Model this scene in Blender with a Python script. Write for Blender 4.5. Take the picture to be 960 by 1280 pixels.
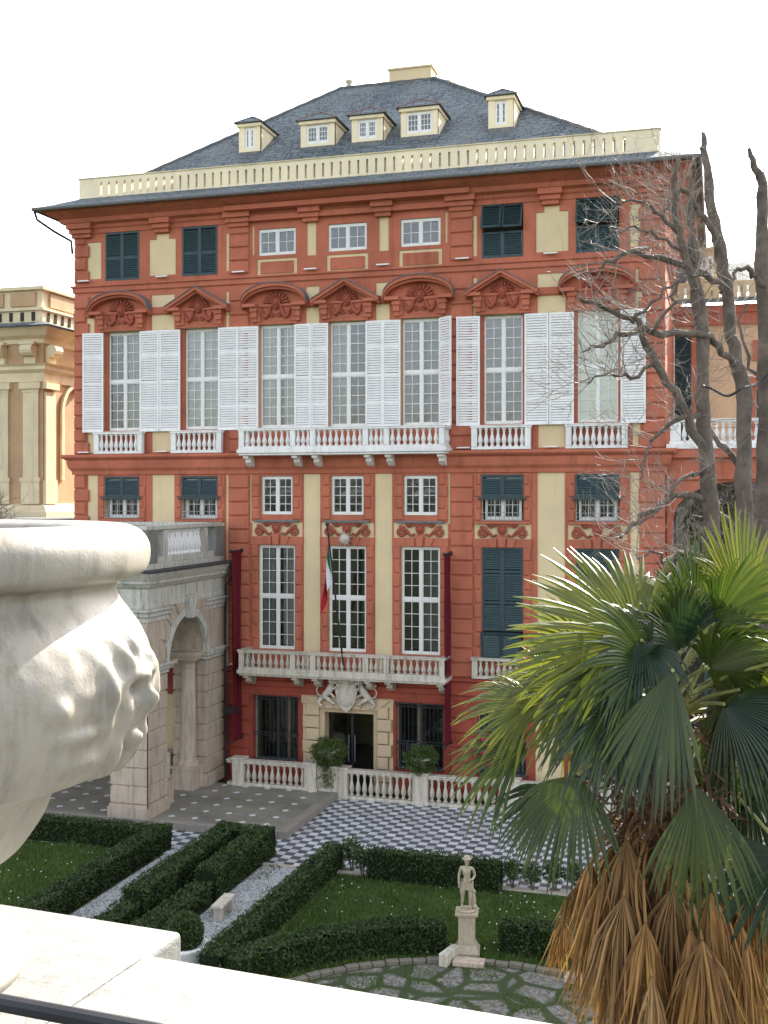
import bpy, math, random
import numpy as np
from mathutils import Vector, Matrix, noise
random.seed(7); rng = np.random.default_rng(7)
R = math.radians
for o in list(bpy.data.objects): bpy.data.objects.remove(o)
SC = bpy.context.scene; COL = SC.collection

# ------------------------------------------------------------------ camera, sky, sun, exposure
CAMZ, FPX, HY, YAW = 10.8, 1427.0, 620.0, R(16.4)
CC, SS = math.cos(YAW), math.sin(YAW)
cam = bpy.data.cameras.new('Camera'); camo = bpy.data.objects.new('Camera', cam); COL.objects.link(camo)
camo.location = (0, 0, CAMZ); camo.rotation_euler = (R(90), 0, YAW)
cam.sensor_fit = 'VERTICAL'; cam.sensor_height = 36; cam.lens = FPX/1280*36
cam.shift_y = -20/1280; cam.clip_start = .05; cam.clip_end = 3000
SC.camera = camo
SUN_EL, SUN_AZ = R(34), R(14)          # azimuth measured from +Y towards +X
w = bpy.data.worlds.new('World'); SC.world = w; w.use_nodes = True
nt = w.node_tree; nt.nodes.clear()
sky = nt.nodes.new('ShaderNodeTexSky'); sky.sky_type = 'NISHITA'; sky.sun_disc = False
sky.sun_elevation = SUN_EL; sky.sun_rotation = SUN_AZ; sky.dust_density = 2.5; sky.air_density = 1.0; sky.ozone_density = .6
bg = nt.nodes.new('ShaderNodeBackground'); bg.inputs[1].default_value = .15
wo = nt.nodes.new('ShaderNodeOutputWorld'); hs = nt.nodes.new('ShaderNodeHueSaturation'); hs.inputs['Saturation'].default_value = .42; nt.links.new(sky.outputs[0], hs.inputs['Color']); nt.links.new(hs.outputs[0], bg.inputs[0]); nt.links.new(bg.outputs[0], wo.inputs[0])
sl = bpy.data.lights.new('Sun', 'SUN'); sl.energy = 4.2; sl.angle = R(.6); sl.color = (1, .94, .84)
so = bpy.data.objects.new('Sun', sl); COL.objects.link(so)
sd = Vector((math.sin(SUN_AZ)*math.cos(SUN_EL), math.cos(SUN_AZ)*math.cos(SUN_EL), math.sin(SUN_EL)))
so.rotation_euler = sd.to_track_quat('Z', 'Y').to_euler(); so.location = (30, 20, 40)
SC.view_settings.view_transform = 'Standard'; SC.view_settings.look = 'None'
SC.view_settings.exposure = 1.95; SC.view_settings.gamma = 1
SC.render.engine = 'CYCLES'

# ------------------------------------------------------------------ helpers
def P(px, py, z):                      # a place z metres deep, seen at a reference pixel (for laying out the place)
    a = (px-480)/FPX
    return Vector((z*(a*CC-SS), z*(a*SS+CC), CAMZ+(HY-py)/FPX*z))
def G(px, py, Z=0):
    return P(px, py, (CAMZ-Z)*FPX/(py-HY))
CR, CF, CU = Vector((CC, SS, 0)), Vector((-SS, CC, 0)), Vector((0, 0, 1))

class MB:
    def __init__(s): s.v = []; s.f = []
    def add(s, vs, fs):
        n = len(s.v); s.v += [tuple(v) for v in vs]; s.f += [tuple(i+n for i in f) for f in fs]; return s
    def quad(s, a, b, c, d): return s.add([a, b, c, d], [(0, 1, 2, 3)])
    def box(s, x0, x1, y0, y1, z0, z1):
        return s.add([(x0,y0,z0),(x1,y0,z0),(x1,y1,z0),(x0,y1,z0),(x0,y0,z1),(x1,y0,z1),(x1,y1,z1),(x0,y1,z1)],
                     [(0,3,2,1),(4,5,6,7),(0,1,5,4),(1,2,6,5),(2,3,7,6),(3,0,4,7)])
    def cbox(s, x0, x1, z0, z1, y0, yf, ch=.03):   # block whose front (towards -y) has chamfered edges
        c = min(ch, (x1-x0)/3, (z1-z0)/3)
        v = [(x0,y0,z0),(x1,y0,z0),(x1,y0,z1),(x0,y0,z1)]
        ym = yf+c
        v += [(x0,ym,z0),(x1,ym,z0),(x1,ym,z1),(x0,ym,z1)]
        v += [(x0+c,yf,z0+c),(x1-c,yf,z0+c),(x1-c,yf,z1-c),(x0+c,yf,z1-c)]
        f = [(8,9,10,11)]
        for i in range(4):
            j = (i+1) % 4
            f += [(i,j,j+4,i+4),(i+4,j+4,j+8,i+8)]
        return s.add(v, f)
    def prism(s, poly, y0, y1):                     # polygon of (x, z) extruded along y
        n = len(poly)
        v = [(x, y0, z) for x, z in poly]+[(x, y1, z) for x, z in poly]
        f = [tuple(range(n)), tuple(range(2*n-1, n-1, -1))]+[(i, i+n, (i+1) % n+n, (i+1) % n) for i in range(n)]
        return s.add(v, f)
    def vprism(s, poly, z0, z1):                    # polygon of (x, y) extruded along z
        n = len(poly)
        v = [(x, y, z0) for x, y in poly]+[(x, y, z1) for x, y in poly]
        f = [tuple(range(n-1, -1, -1)), tuple(range(n, 2*n))]+[(i, (i+1) % n, (i+1) % n+n, i+n) for i in range(n)]
        return s.add(v, f)
    def lathe(s, prof, c=(0,0,0), n=12, capb=True, capt=True):
        v = []; f = []
        for r, z in prof:
            for k in range(n):
                a = 2*math.pi*k/n; v.append((c[0]+r*math.cos(a), c[1]+r*math.sin(a), c[2]+z))
        for i in range(len(prof)-1):
            for k in range(n):
                k2 = (k+1) % n; f.append((i*n+k, i*n+k2, (i+1)*n+k2, (i+1)*n+k))
        if capb: f.append(tuple(range(n-1, -1, -1)))
        if capt: m = (len(prof)-1)*n; f.append(tuple(range(m, m+n)))
        return s.add(v, f)
    def tube(s, pts, rad, n=6):
        pts = [Vector(p) for p in pts]
        if not hasattr(rad, '__len__'): rad = [rad]*len(pts)
        v = []; f = []; ref = None
        for i, p in enumerate(pts):
            d = (pts[min(i+1, len(pts)-1)]-pts[max(i-1, 0)])
            if d.length < 1e-9: d = Vector((0, 0, 1))
            d.normalize()
            if ref is None: ref = Vector((0, 0, 1)) if abs(d.z) < .9 else Vector((1, 0, 0))
            a = ref-d*ref.dot(d)
            if a.length < 1e-4: a = d.orthogonal()
            a.normalize(); ref = a; b = d.cross(a)
            for k in range(n):
                t = 2*math.pi*k/n; v.append(p+(a*math.cos(t)+b*math.sin(t))*rad[i])
        for i in range(len(pts)-1):
            for k in range(n):
                k2 = (k+1) % n; f.append((i*n+k, i*n+k2, (i+1)*n+k2, (i+1)*n+k))
        f.append(tuple(range(n-1, -1, -1))); m = (len(pts)-1)*n; f.append(tuple(range(m, m+n)))
        return s.add(v, f)
    def ring(s, prof, x0, x1, y0, y1):              # moulding (p out, z) run round a rectangle
        n = len(prof); v = []; f = []
        for p, z in prof: v += [(x0-p, y0-p, z), (x1+p, y0-p, z), (x1+p, y1+p, z), (x0-p, y1+p, z)]
        for i in range(n-1):
            for k in range(4):
                k2 = (k+1) % 4; f.append((i*4+k, i*4+k2, (i+1)*4+k2, (i+1)*4+k))
        return s.add(v, f)
    def blob(s, c, r, sx=1, sy=1, sz=1, n=8, m=6, jit=0):
        v = [(c[0], c[1], c[2]-r*sz)]
        for i in range(1, m):
            t = math.pi*i/m
            for k in range(n):
                a = 2*math.pi*k/n; j = 1+random.uniform(-jit, jit)
                v.append((c[0]+r*sx*j*math.sin(t)*math.cos(a), c[1]+r*sy*j*math.sin(t)*math.sin(a), c[2]-r*sz*j*math.cos(t)))
        v.append((c[0], c[1], c[2]+r*sz)); f = []
        for k in range(n): f.append((0, 1+(k+1) % n, 1+k))
        for i in range(m-2):
            for k in range(n): f.append((1+i*n+k, 1+i*n+(k+1) % n, 1+(i+1)*n+(k+1) % n, 1+(i+1)*n+k))
        L = len(v)-1; b = 1+(m-2)*n
        for k in range(n): f.append((L, b+k, b+(k+1) % n))
        return s.add(v, f)
    def spiral(s, cx, y, cz, r0, turns, dirn=1, start=0, th=.04, flip=1):
        pts = []; rad = []; N = int(14*turns)
        for i in range(N+1):
            t = i/N; a = start+dirn*t*turns*2*math.pi; r = r0*(1-t*.88)
            pts.append((cx+flip*r*math.cos(a), y, cz+r*math.sin(a))); rad.append(th*(1-.5*t))
        return s.tube(pts, rad, 5)
    def build(s, name, mat, parent=None, loc=(0,0,0), smooth=False, uv=False, rotz=0):
        me = s.mesh(name, mat, smooth, uv)
        o = bpy.data.objects.new(name, me); COL.objects.link(o); o.location = loc; o.rotation_euler[2] = rotz
        if parent: o.parent = parent
        return o
    def mesh(s, name, mat, smooth=False, uv=False):
        me = bpy.data.meshes.new(name); me.from_pydata(s.v, [], s.f)
        if uv:
            me.update(); ul = me.uv_layers.new(name='UVMap')
            for p in me.polygons:
                n = p.normal; t = Vector((0, 0, 1)).cross(n)
                t = Vector((1, 0, 0)) if t.length < .05 else t.normalized()
                b = n.cross(t)
                for li in p.loop_indices:
                    co = me.vertices[me.loops[li].vertex_index].co; ul.data[li].uv = (co.dot(t), co.dot(b))
        if smooth: me.polygons.foreach_set('use_smooth', [True]*len(me.polygons))
        me.materials.append(mat); me.update(); return me
def tag(o, label=None, cat=None, group=None, kind=None):
    for k, v in (('label', label), ('category', cat), ('group', group), ('kind', kind)):
        if v: o[k] = v
    return o
def empty(name, loc, label, cat, group=None, rotz=0):
    o = bpy.data.objects.new(name, None); COL.objects.link(o); o.location = loc; o.rotation_euler[2] = rotz
    o.empty_display_size = .2
    return tag(o, label, cat, group)
def inst(src, parent, loc, rotz=0, name=None, scale=None):
    c = src.copy(); COL.objects.link(c); c.parent = parent; c.location = loc; c.rotation_euler[2] = rotz
    if scale: c.scale = scale
    for ch in list(src.children):
        d = ch.copy(); COL.objects.link(d); d.parent = c
    return c
def put(name, mesh, parent, loc=(0,0,0), rotz=0, rotx=0, scale=None):
    o = bpy.data.objects.new(name, mesh); COL.objects.link(o); o.parent = parent; o.location = loc; o.rotation_euler = (rotx, 0, rotz)
    if scale: o.scale = scale
    return o
def copy_tree(o, parent=None):
    c = o.copy(); COL.objects.link(c); c.parent = parent
    for ch in list(o.children): copy_tree(ch, c)
    return c
def bevel(o, wd=.01, seg=2):
    m = o.modifiers.new('b', 'BEVEL'); m.width = wd; m.segments = seg; m.limit_method = 'ANGLE'; return o

# ------------------------------------------------------------------ materials
class NT:
    def __init__(s, name):
        s.m = bpy.data.materials.new(name); s.m.use_nodes = True; s.n = s.m.node_tree.nodes; s.l = s.m.node_tree.links
        s.b = s.n['Principled BSDF']; s.out = s.n['Material Output']
        s.tc = s.n.new('ShaderNodeTexCoord')
    def link(s, a, b): s.l.new(a, b)
    def val(s, sock, v):
        if hasattr(v, 'is_output') or isinstance(v, bpy.types.NodeSocket): s.l.new(v, sock)
        else: sock.default_value = v
    def mapping(s, scale, src=None):
        m = s.n.new('ShaderNodeMapping'); m.inputs['Scale'].default_value = scale
        s.link(src or s.tc.outputs['Object'], m.inputs[0]); return m.outputs[0]
    def noise(s, scale, detail=4, rough=.55, vec=None):
        n = s.n.new('ShaderNodeTexNoise'); n.inputs['Scale'].default_value = scale; n.inputs['Detail'].default_value = detail
        n.inputs['Roughness'].default_value = rough; s.link(vec or s.tc.outputs['Object'], n.inputs['Vector']); return n.outputs['Fac']
    def ramp(s, fac, a, b, lo=0., hi=1.):
        m = s.n.new('ShaderNodeMapRange'); m.inputs['From Min'].default_value = a; m.inputs['From Max'].default_value = b
        m.inputs['To Min'].default_value = lo; m.inputs['To Max'].default_value = hi; s.link(fac, m.inputs['Value']); return m.outputs[0]
    def mix(s, fac, a, b, mode='MIX'):
        m = s.n.new('ShaderNodeMix'); m.data_type = 'RGBA'; m.blend_type = mode
        s.val(m.inputs[0], fac)
        for sk, v in ((m.inputs[6], a), (m.inputs[7], b)):
            if isinstance(v, tuple): v = v if len(v) == 4 else (*v, 1)
            s.val(sk, v)
        return m.outputs[2]
    def math(s, op, a, b=0., c=None):
        m = s.n.new('ShaderNodeMath'); m.operation = op; s.val(m.inputs[0], a); s.val(m.inputs[1], b)
        if c is not None: s.val(m.inputs[2], c)
        return m.outputs[0]
    def bump(s, h, strength=.3, dist=.02):
        b = s.n.new('ShaderNodeBump'); b.inputs['Strength'].default_value = strength; b.inputs['Distance'].default_value = dist
        s.link(h, b.inputs['Height']); s.link(b.outputs[0], s.b.inputs['Normal'])
    def fin(s, col=None, rough=.8, spec=.3):
        if col is not None:
            if isinstance(col, tuple): col = (*col, 1) if len(col) == 3 else col
            s.val(s.b.inputs['Base Color'], col)
        s.val(s.b.inputs['Roughness'], rough); s.b.inputs['Specular IOR Level'].default_value = spec
        return s.m
def mul(c, k): return tuple(min(1, x*k) for x in c)
def plaster(name, c, dark=.72, light=1.15, stain=.5, streak=.35, bump=.25, sc=1., stain_col=None, rough=.88):
    t = NT(name)
    n1 = t.noise(.7*sc, 6, .6); n2 = t.noise(7*sc, 5, .6); n3 = t.noise(60*sc, 3, .6)
    st = t.noise(1, 5, .6, t.mapping((3.2*sc, 3.2*sc, .28*sc)))
    col = t.mix(t.ramp(n1, .3, .7), mul(c, dark), mul(c, light))
    col = t.mix(t.ramp(n2, .35, .75, 0, .35), col, mul(c, .82))
    col = t.mix(t.ramp(st, .56, .8, 0, streak), col, stain_col or mul(c, .5))
    col = t.mix(t.ramp(n3, .3, .7, 0, .12), col, mul(c, 1.3))
    t.bump(t.math('ADD', n2, t.math('MULTIPLY', n3, .5)), bump, .02)
    return t.fin(col, rough, .25)
def marble(name, c=(.62,.6,.56), dirt=(.16,.15,.13), amt=.6, sc=1., rough=.6, yellow=None, bump=.3):
    t = NT(name)
    n1 = t.noise(1.3*sc, 7, .65); n2 = t.noise(9*sc, 6, .7); n3 = t.noise(45*sc, 4, .6)
    st = t.noise(1, 6, .7, t.mapping((6*sc, 6*sc, .7*sc)))
    col = t.mix(t.ramp(n1, .3, .7), mul(c, .88), mul(c, 1.1))
    if yellow: col = t.mix(t.ramp(n2, .45, .7, 0, .6), col, yellow)
    col = t.mix(t.ramp(st, .48, .76, 0, amt), col, dirt)
    col = t.mix(t.ramp(n2, .58, .8, 0, amt*.6), col, dirt)
    col = t.mix(t.ramp(n3, .55, .8, 0, amt*.25), col, mul(dirt, 1.5))
    t.bump(t.math('ADD', n2, t.math('MULTIPLY', n3, .4)), bump, .015)
    return t.fin(col, rough, .35)
def simple(name, c, rough=.6, spec=.4, var=.15, sc=8, metal=0, bump=0):
    t = NT(name); n = t.noise(sc, 4, .6)
    col = t.mix(t.ramp(n, .3, .7), mul(c, 1-var), mul(c, 1+var))
    if bump: t.bump(n, bump, .01)
    t.b.inputs['Metallic'].default_value = metal
    return t.fin(col, rough, spec)
def foliage(name, c1, c2, trans=.35, rough=.5, c3=None):
    t = NT(name); g = t.n.new('ShaderNodeNewGeometry'); rnd = g.outputs['Random Per Island']
    n = t.noise(1.6, 4, .6)
    col = t.mix(rnd, c1, c2)
    col = t.mix(t.ramp(n, .35, .7, 0, .6), col, c3 or mul(c1, .6))
    t.fin(col, rough, .4)
    tr = t.n.new('ShaderNodeBsdfTranslucent'); t.link(t.mix(1., col, (1.5, 1.5, .7), 'MULTIPLY'), tr.inputs[0])
    ms = t.n.new('ShaderNodeMixShader'); ms.inputs[0].default_value = trans
    t.link(t.b.outputs[0], ms.inputs[1]); t.link(tr.outputs[0], ms.inputs[2]); t.link(ms.outputs[0], t.out.inputs[0])
    return t.m
M = {}
M['red'] = plaster('red_plaster', (.46,.145,.086), .72, 1.16, streak=.65, stain_col=(.17,.04,.028))
M['red_low'] = plaster('red_plaster_low', (.33,.072,.045), .72, 1.15, streak=.6, stain_col=(.13,.035,.027))  # darker, deeper red for the ground floor and lower ledge
M['relief'] = plaster('red_stucco_relief', (.36,.092,.058), .75, 1.1, bump=.4, sc=2, stain_col=(.13,.035,.027))
M['cream'] = plaster('cream_plaster', (.68,.54,.33), .86, 1.08, streak=.35, stain_col=(.36,.29,.18))
M['parapet'] = plaster('parapet_plaster', (.80,.69,.48), .86, 1.1, streak=.4, stain_col=(.45,.4,.3))  # plaster lightened so the pale haze at roof level is in its colour
M['tan'] = plaster('tan_plaster', (.62,.44,.27), .9, 1.08, streak=.2)
M['orange'] = plaster('orange_plaster', (.46,.31,.18), .8, 1.15, streak=.4)
M['ochre'] = plaster('pale_ochre_plaster', (.68,.58,.38), .8, 1.12, streak=.6, stain_col=(.24,.21,.16))
M['portalstone'] = plaster('portal_stone', (.55,.42,.27), .8, 1.12, streak=.4)
M['white_marble'] = marble('white_marble', (.78,.76,.73), (.34,.33,.31), .5)
M['old_marble'] = marble('weathered_marble', (.56,.51,.43), (.13,.12,.10), .85, yellow=(.5,.4,.27))
M['arch_stone'] = marble('arch_stone', (.47,.385,.30), (.13,.105,.08), .75, .9, yellow=(.46,.33,.25))
M['arch_top'] = marble('arch_entablature_stone', (.52,.495,.43), (.075,.072,.062), .9, 1.2)
M['statue'] = marble('statue_stone', (.42,.36,.27), (.12,.10,.06), .85, 5, yellow=(.36,.28,.15))
M['paint_white'] = simple('white_paint', (.76,.745,.72), .5, .4, .08, 3)
M['paint_white_win'] = simple('white_window_paint', (.72,.71,.68), .45, .4, .06)
M['green_paint'] = simple('dark_green_paint', (.024,.05,.055), .5, .4, .25)
M['iron'] = simple('black_iron', (.02,.02,.024), .55, .4, .3)
M['slate_edge'] = simple('slate_edge', (.15,.15,.15), .8, .3, .35, 12, bump=.3)
M['dark_shade'] = simple('painted_shade', (.05,.045,.04), .9, .1, .3)  # near-black colour stands in for the shade inside rooms and slots
M['banner'] = simple('dark_red_cloth', (.12,.010,.018), .8, .2, .15)
M['grate'] = simple('blue_grey_blind', (.2,.21,.23), .7, .3, .15)
def glass(name, tint=(.9,.95,.95), refl=.06):
    t = NT(name); t.n.remove(t.b)
    fr = t.n.new('ShaderNodeFresnel'); fr.inputs[0].default_value = 1.5
    tr = t.n.new('ShaderNodeBsdfTransparent'); tr.inputs[0].default_value = (*mul(tint, .85), 1)
    gl = t.n.new('ShaderNodeBsdfGlossy'); gl.inputs['Roughness'].default_value = .03
    nn = t.noise(1.6, 2, .5); bp = t.n.new('ShaderNodeBump'); bp.inputs['Strength'].default_value = .25; bp.inputs['Distance'].default_value = .05
    t.link(nn, bp.inputs['Height']); t.link(bp.outputs[0], gl.inputs['Normal'])
    ms = t.n.new('ShaderNodeMixShader'); t.link(t.math('ADD', fr.outputs[0], refl), ms.inputs[0])
    t.link(tr.outputs[0], ms.inputs[1]); t.link(gl.outputs[0], ms.inputs[2]); t.link(ms.outputs[0], t.out.inputs[0]); return t.m
M['glass'] = glass('window_glass')
M['curtain'] = plaster('curtain_cloth', (.32,.32,.27), .75, 1.15, bump=0, sc=3, streak=.3)  # curtain cloths, lightened to stand in for reflections in the glass
M['curtain_dark'] = plaster('curtain_cloth_dark', (.13,.135,.12), .6, 1.3, bump=0, sc=3)
M['curtain_light'] = plaster('curtain_cloth_light', (.48,.48,.41), .65, 1.2, bump=0, sc=4)
M['blind'] = simple('cream_blind', (.85,.82,.66), .8, .2, .05)
def slate():
    t = NT('slate_roof'); br = t.n.new('ShaderNodeTexBrick'); t.link(t.tc.outputs['UV'], br.inputs['Vector'])
    br.inputs['Scale'].default_value = 1; br.inputs['Brick Width'].default_value = .5; br.inputs['Row Height'].default_value = .32
    br.inputs['Mortar Size'].default_value = .032; br.inputs['Mortar Smooth'].default_value = .3
    br.inputs['Color1'].default_value = (.085,.105,.12,1); br.inputs['Color2'].default_value = (.15,.17,.18,1)
    br.inputs['Mortar'].default_value = (.03,.035,.04,1)
    n = t.noise(.5, 6, .65); n2 = t.noise(5, 5, .65)
    col = t.mix(t.ramp(n, .4, .75, 0, .55), br.outputs['Color'], (.21,.22,.205,1))
    col = t.mix(t.ramp(n2, .62, .8, 0, .5), col, (.3,.29,.25,1))
    t.bump(t.math('ADD', br.outputs['Fac'], t.math('MULTIPLY', n2, -.5)), -.6, .03)
    return t.fin(col, .85, .2)
M['slate'] = slate()
def checker():
    t = NT('checker_marble'); sx = t.n.new('ShaderNodeSeparateXYZ'); t.link(t.tc.outputs['Object'], sx.inputs[0])
    T = .3
    fx = t.math('DIVIDE', sx.outputs[0], T); fy = t.math('DIVIDE', sx.outputs[1], T)
    ix = t.math('FLOOR', fx); iy = t.math('FLOOR', fy)
    par = t.math('MODULO', t.math('ABSOLUTE', t.math('ADD', ix, iy)), 2.)
    cx = t.n.new('ShaderNodeCombineXYZ'); t.link(ix, cx.inputs[0]); t.link(iy, cx.inputs[1])
    wn = t.n.new('ShaderNodeTexWhiteNoise'); t.link(cx.outputs[0], wn.inputs['Vector'])
    col = t.mix(par, (.62,.635,.65,1), (.10,.105,.115,1))
    col = t.mix(1., col, t.mix(wn.outputs['Value'], (.72,.72,.72,1), (1.1,1.1,1.08,1)), 'MULTIPLY')
    n = t.noise(1.1, 6, .7); n2 = t.noise(30, 3, .6)
    col = t.mix(t.ramp(n, .5, .75, 0, .45), col, (.25,.25,.24,1))
    col = t.mix(t.ramp(n2, .5, .8, 0, .2), col, (.4,.4,.38,1))
    ex = t.math('ABSOLUTE', t.math('SUBTRACT', t.math('FRACT', fx), .5)); ey = t.math('ABSOLUTE', t.math('SUBTRACT', t.math('FRACT', fy), .5))
    j = t.ramp(t.math('MAXIMUM', ex, ey), .475, .495)
    col = t.mix(j, col, (.13,.13,.12,1)); t.bump(j, -.3, .005)
    return t.fin(col, t.ramp(n2, .3, .7, .35, .6), .4)
M['checker'] = checker()
def diamonds():
    t = NT('diamond_inlay_floor'); sx = t.n.new('ShaderNodeSeparateXYZ'); t.link(t.tc.outputs['Object'], sx.inputs[0])
    Pp = .84
    ax = t.math('ABSOLUTE', t.math('SUBTRACT', t.math('FRACT', t.math('DIVIDE', sx.outputs[0], Pp)), .5))
    ay = t.math('ABSOLUTE', t.math('SUBTRACT', t.math('FRACT', t.math('DIVIDE', sx.outputs[1], Pp)), .5))
    d = t.math('ADD', ax, ay); k = t.ramp(d, .155, .17, 1, 0)
    n = t.noise(.9, 6, .7); n2 = t.noise(25, 4, .6)
    col = t.mix(t.ramp(n, .35, .7), (.15,.14,.115,1), (.27,.25,.2,1))
    jn = t.ramp(t.math('ABSOLUTE', t.math('SUBTRACT', ax, ay)), .0, .008, 1, 0)
    col = t.mix(t.math('MULTIPLY', jn, .4), col, (.1,.1,.09,1))
    col = t.mix(k, col, (.62,.63,.64,1)); col = t.mix(t.ramp(n2, .45, .8, 0, .3), col, (.2,.19,.16,1))
    return t.fin(col, .6, .35)
M['diamonds'] = diamonds()
def ground_mat(name, c1, c2, c3, sc=1.):
    t = NT(name); a = t.noise(1.2*sc, 6, .7); b = t.noise(14*sc, 5, .7)
    col = t.mix(t.ramp(a, .35, .65), c1, c2); col = t.mix(t.ramp(b, .5, .75, 0, .7), col, c3)
    t.bump(b, .6, .04); return t.fin(col, .95, .1)
M['soil_grass'] = ground_mat('lawn_soil', (.05,.085,.022,1), (.08,.115,.03,1), (.04,.055,.022,1))
M['dirt'] = ground_mat('bare_soil', (.05,.055,.03,1), (.04,.06,.025,1), (.075,.065,.045,1), .6)
def gravel():
    t = NT('white_gravel'); v = t.n.new('ShaderNodeTexVoronoi'); v.inputs['Scale'].default_value = 24; t.link(t.tc.outputs['Object'], v.inputs['Vector'])
    n = t.noise(1.3, 5, .7); n2 = t.noise(9, 4, .7)
    sp = t.n.new('ShaderNodeSeparateColor'); t.link(v.outputs['Color'], sp.inputs[0])
    col = t.mix(sp.outputs[0], (.2,.2,.19,1), (.56,.56,.55,1)); col = t.mix(t.ramp(n, .45, .66, 0, .8), col, (.10,.12,.06,1))
    col = t.mix(t.ramp(n2, .6, .8, 0, .6), col, (.08,.09,.04,1))
    t.bump(v.outputs['Distance'], -.8, .04); return t.fin(col, .85, .3)
M['gravel'] = gravel()
M['pebble'] = foliage('white_pebbles', (.28,.28,.27,1), (.66,.66,.65,1), 0.0, .8, (.5,.5,.5,1))
def mosaic():
    t = NT('cobble_mosaic'); v = t.n.new('ShaderNodeTexVoronoi'); v.feature = 'DISTANCE_TO_EDGE'; v.inputs['Scale'].default_value = 1.25
    nz = t.n.new('ShaderNodeTexNoise'); nz.inputs['Scale'].default_value = 1.2; t.link(t.tc.outputs['Object'], nz.inputs['Vector'])
    mp = t.mapping((1,1,1)); t.link(mp, v.inputs['Vector'])
    v2 = t.n.new('ShaderNodeTexVoronoi'); v2.inputs['Scale'].default_value = 17; t.link(t.tc.outputs['Object'], v2.inputs['Vector'])
    n = t.noise(1.5, 5, .7); n2 = t.noise(12, 5, .7)
    sp = t.n.new('ShaderNodeSeparateColor'); t.link(v2.outputs['Color'], sp.inputs[0])
    cob = t.mix(sp.outputs[0], (.06,.057,.05,1), (.22,.21,.19,1))
    cob = t.mix(t.ramp(n, .45, .7, 0, .6), cob, (.11,.12,.07,1))
    edge = t.ramp(t.math('SUBTRACT', v.outputs['Distance'], t.math('MULTIPLY', n2, .16)), -.01, .05, 1, 0)
    col = t.mix(edge, cob, (.035,.05,.018,1)); t.bump(v2.outputs['Distance'], -.7, .03)
    return t.fin(col, .85, .25)
M['mosaic'] = mosaic()
M['grille'] = simple('grey_grille', (.3,.3,.3), .6, .3, .1)
M['palm_dead2'] = foliage('old_grey_palm_leaf', (.10,.052,.022,1), (.38,.235,.10,1), .15, .8, (.10,.055,.024,1))
M['dark_block'] = marble('blackened_stone', (.19,.185,.17), (.05,.05,.048), .8, 2)
M['kerb_dark'] = marble('mossy_kerb', (.17,.15,.12), (.05,.055,.03), .7, 3)
M['hedge'] = foliage('box_hedge_leaves', (.028,.052,.016,1), (.085,.13,.034,1), .22, .5, (.018,.032,.011,1))
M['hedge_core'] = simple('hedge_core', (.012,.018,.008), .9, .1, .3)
M['grass'] = foliage('grass_blades', (.06,.11,.022,1), (.13,.19,.045,1), .25, .6, (.045,.075,.02,1))
M['daisy'] = simple('white_petals', (.75,.75,.72), .7, .2, .05)
M['bark'] = plaster('grey_brown_bark', (.15,.12,.10), .5, 1.5, bump=1.0, sc=5, streak=.6)
M['twig'] = simple('twig_highlight_bark', (.25,.21,.18), .65, .4, .3, 20)  # twig bark, paled in colour to stand in for sunlit highlights
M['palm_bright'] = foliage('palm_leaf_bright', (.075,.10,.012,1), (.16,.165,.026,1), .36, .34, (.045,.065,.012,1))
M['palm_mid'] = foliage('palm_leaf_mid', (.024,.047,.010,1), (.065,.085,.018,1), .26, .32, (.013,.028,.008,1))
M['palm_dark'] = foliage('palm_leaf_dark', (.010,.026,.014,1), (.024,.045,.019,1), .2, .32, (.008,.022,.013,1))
M['palm_dead'] = foliage('dry_palm_leaf', (.12,.055,.018,1), (.50,.29,.10,1), .15, .75, (.12,.062,.026,1))
M['petiole'] = simple('palm_petiole', (.20,.20,.07), .5, .4, .3)
M['fibre'] = foliage('palm_fibre', (.055,.028,.014,1), (.2,.11,.055,1), .0, .9, (.04,.02,.01,1))
M['plant'] = foliage('feathery_shrub', (.05,.09,.02,1), (.13,.17,.045,1), .35, .6)

# ------------------------------------------------------------------ reusable shapes
BAL = [(.075,0),(.075,.05),(.05,.06),(.045,.09),(.085,.17),(.09,.24),(.07,.33),(.042,.43),(.036,.50),(.05,.53),(.036,.56),(.06,.59),(.075,.60),(.075,.66)]
def baluster_mesh(h, k=1.):
    return MB().lathe([(r*k, z*h/.66) for r, z in BAL], n=8)
def frond_scroll(mb, u, y, z, s=1.):
    for fl in (-1, 1):
        mb.spiral(u+fl*.72*s, y, z, .2*s, 2.2, 1, 1.2, .045*s, fl)
        mb.tube([(u+fl*(.72*s-.0), y, z+.19*s), (u+fl*.5*s, y, z+.02*s), (u+fl*.35*s, y, z-.14*s), (u+fl*.2*s, y, z-.08*s)], [.05*s,.06*s,.05*s,.04*s], 5)
        mb.spiral(u+fl*.4*s, y, z+.25*s, .12*s, 1.6, -1, 2.4, .035*s, fl)
def mask(mb, u, y, z, s=.3):
    mb.blob((u, y+.02, z), s*.52, .8, .75, 1.12, 12, 9)
    mb.blob((u, y-s*.38, z-.02*s), s*.10, .8, 1.3, 1.6, 6, 5)               # nose
    for f in (-1, 1):
        mb.blob((u+f*s*.18, y-s*.30, z+s*.14), s*.12, 1.3, .7, .45, 6, 4)   # brows
        mb.blob((u+f*s*.2, y-s*.26, z-s*.12), s*.13, 1, .8, .9, 6, 4)       # cheeks
        mb.blob((u+f*s*.42, y+.02, z+.1*s), s*.2, .7, .7, 1.6, 6, 5, .15)   # hair
    mb.blob((u, y-s*.30, z-s*.3), s*.12, 1.4, .6, .35, 6, 4); mb.blob((u, y-s*.26, z-s*.45), s*.14, 1, .8, .9, 6, 4)
    for k in range(7):
        a = math.pi*(k/6); mb.blob((u+math.cos(a)*s*.46, y, z+s*.25+math.sin(a)*s*.38), s*.14, 1, .8, 1, 6, 4, .15)
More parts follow.
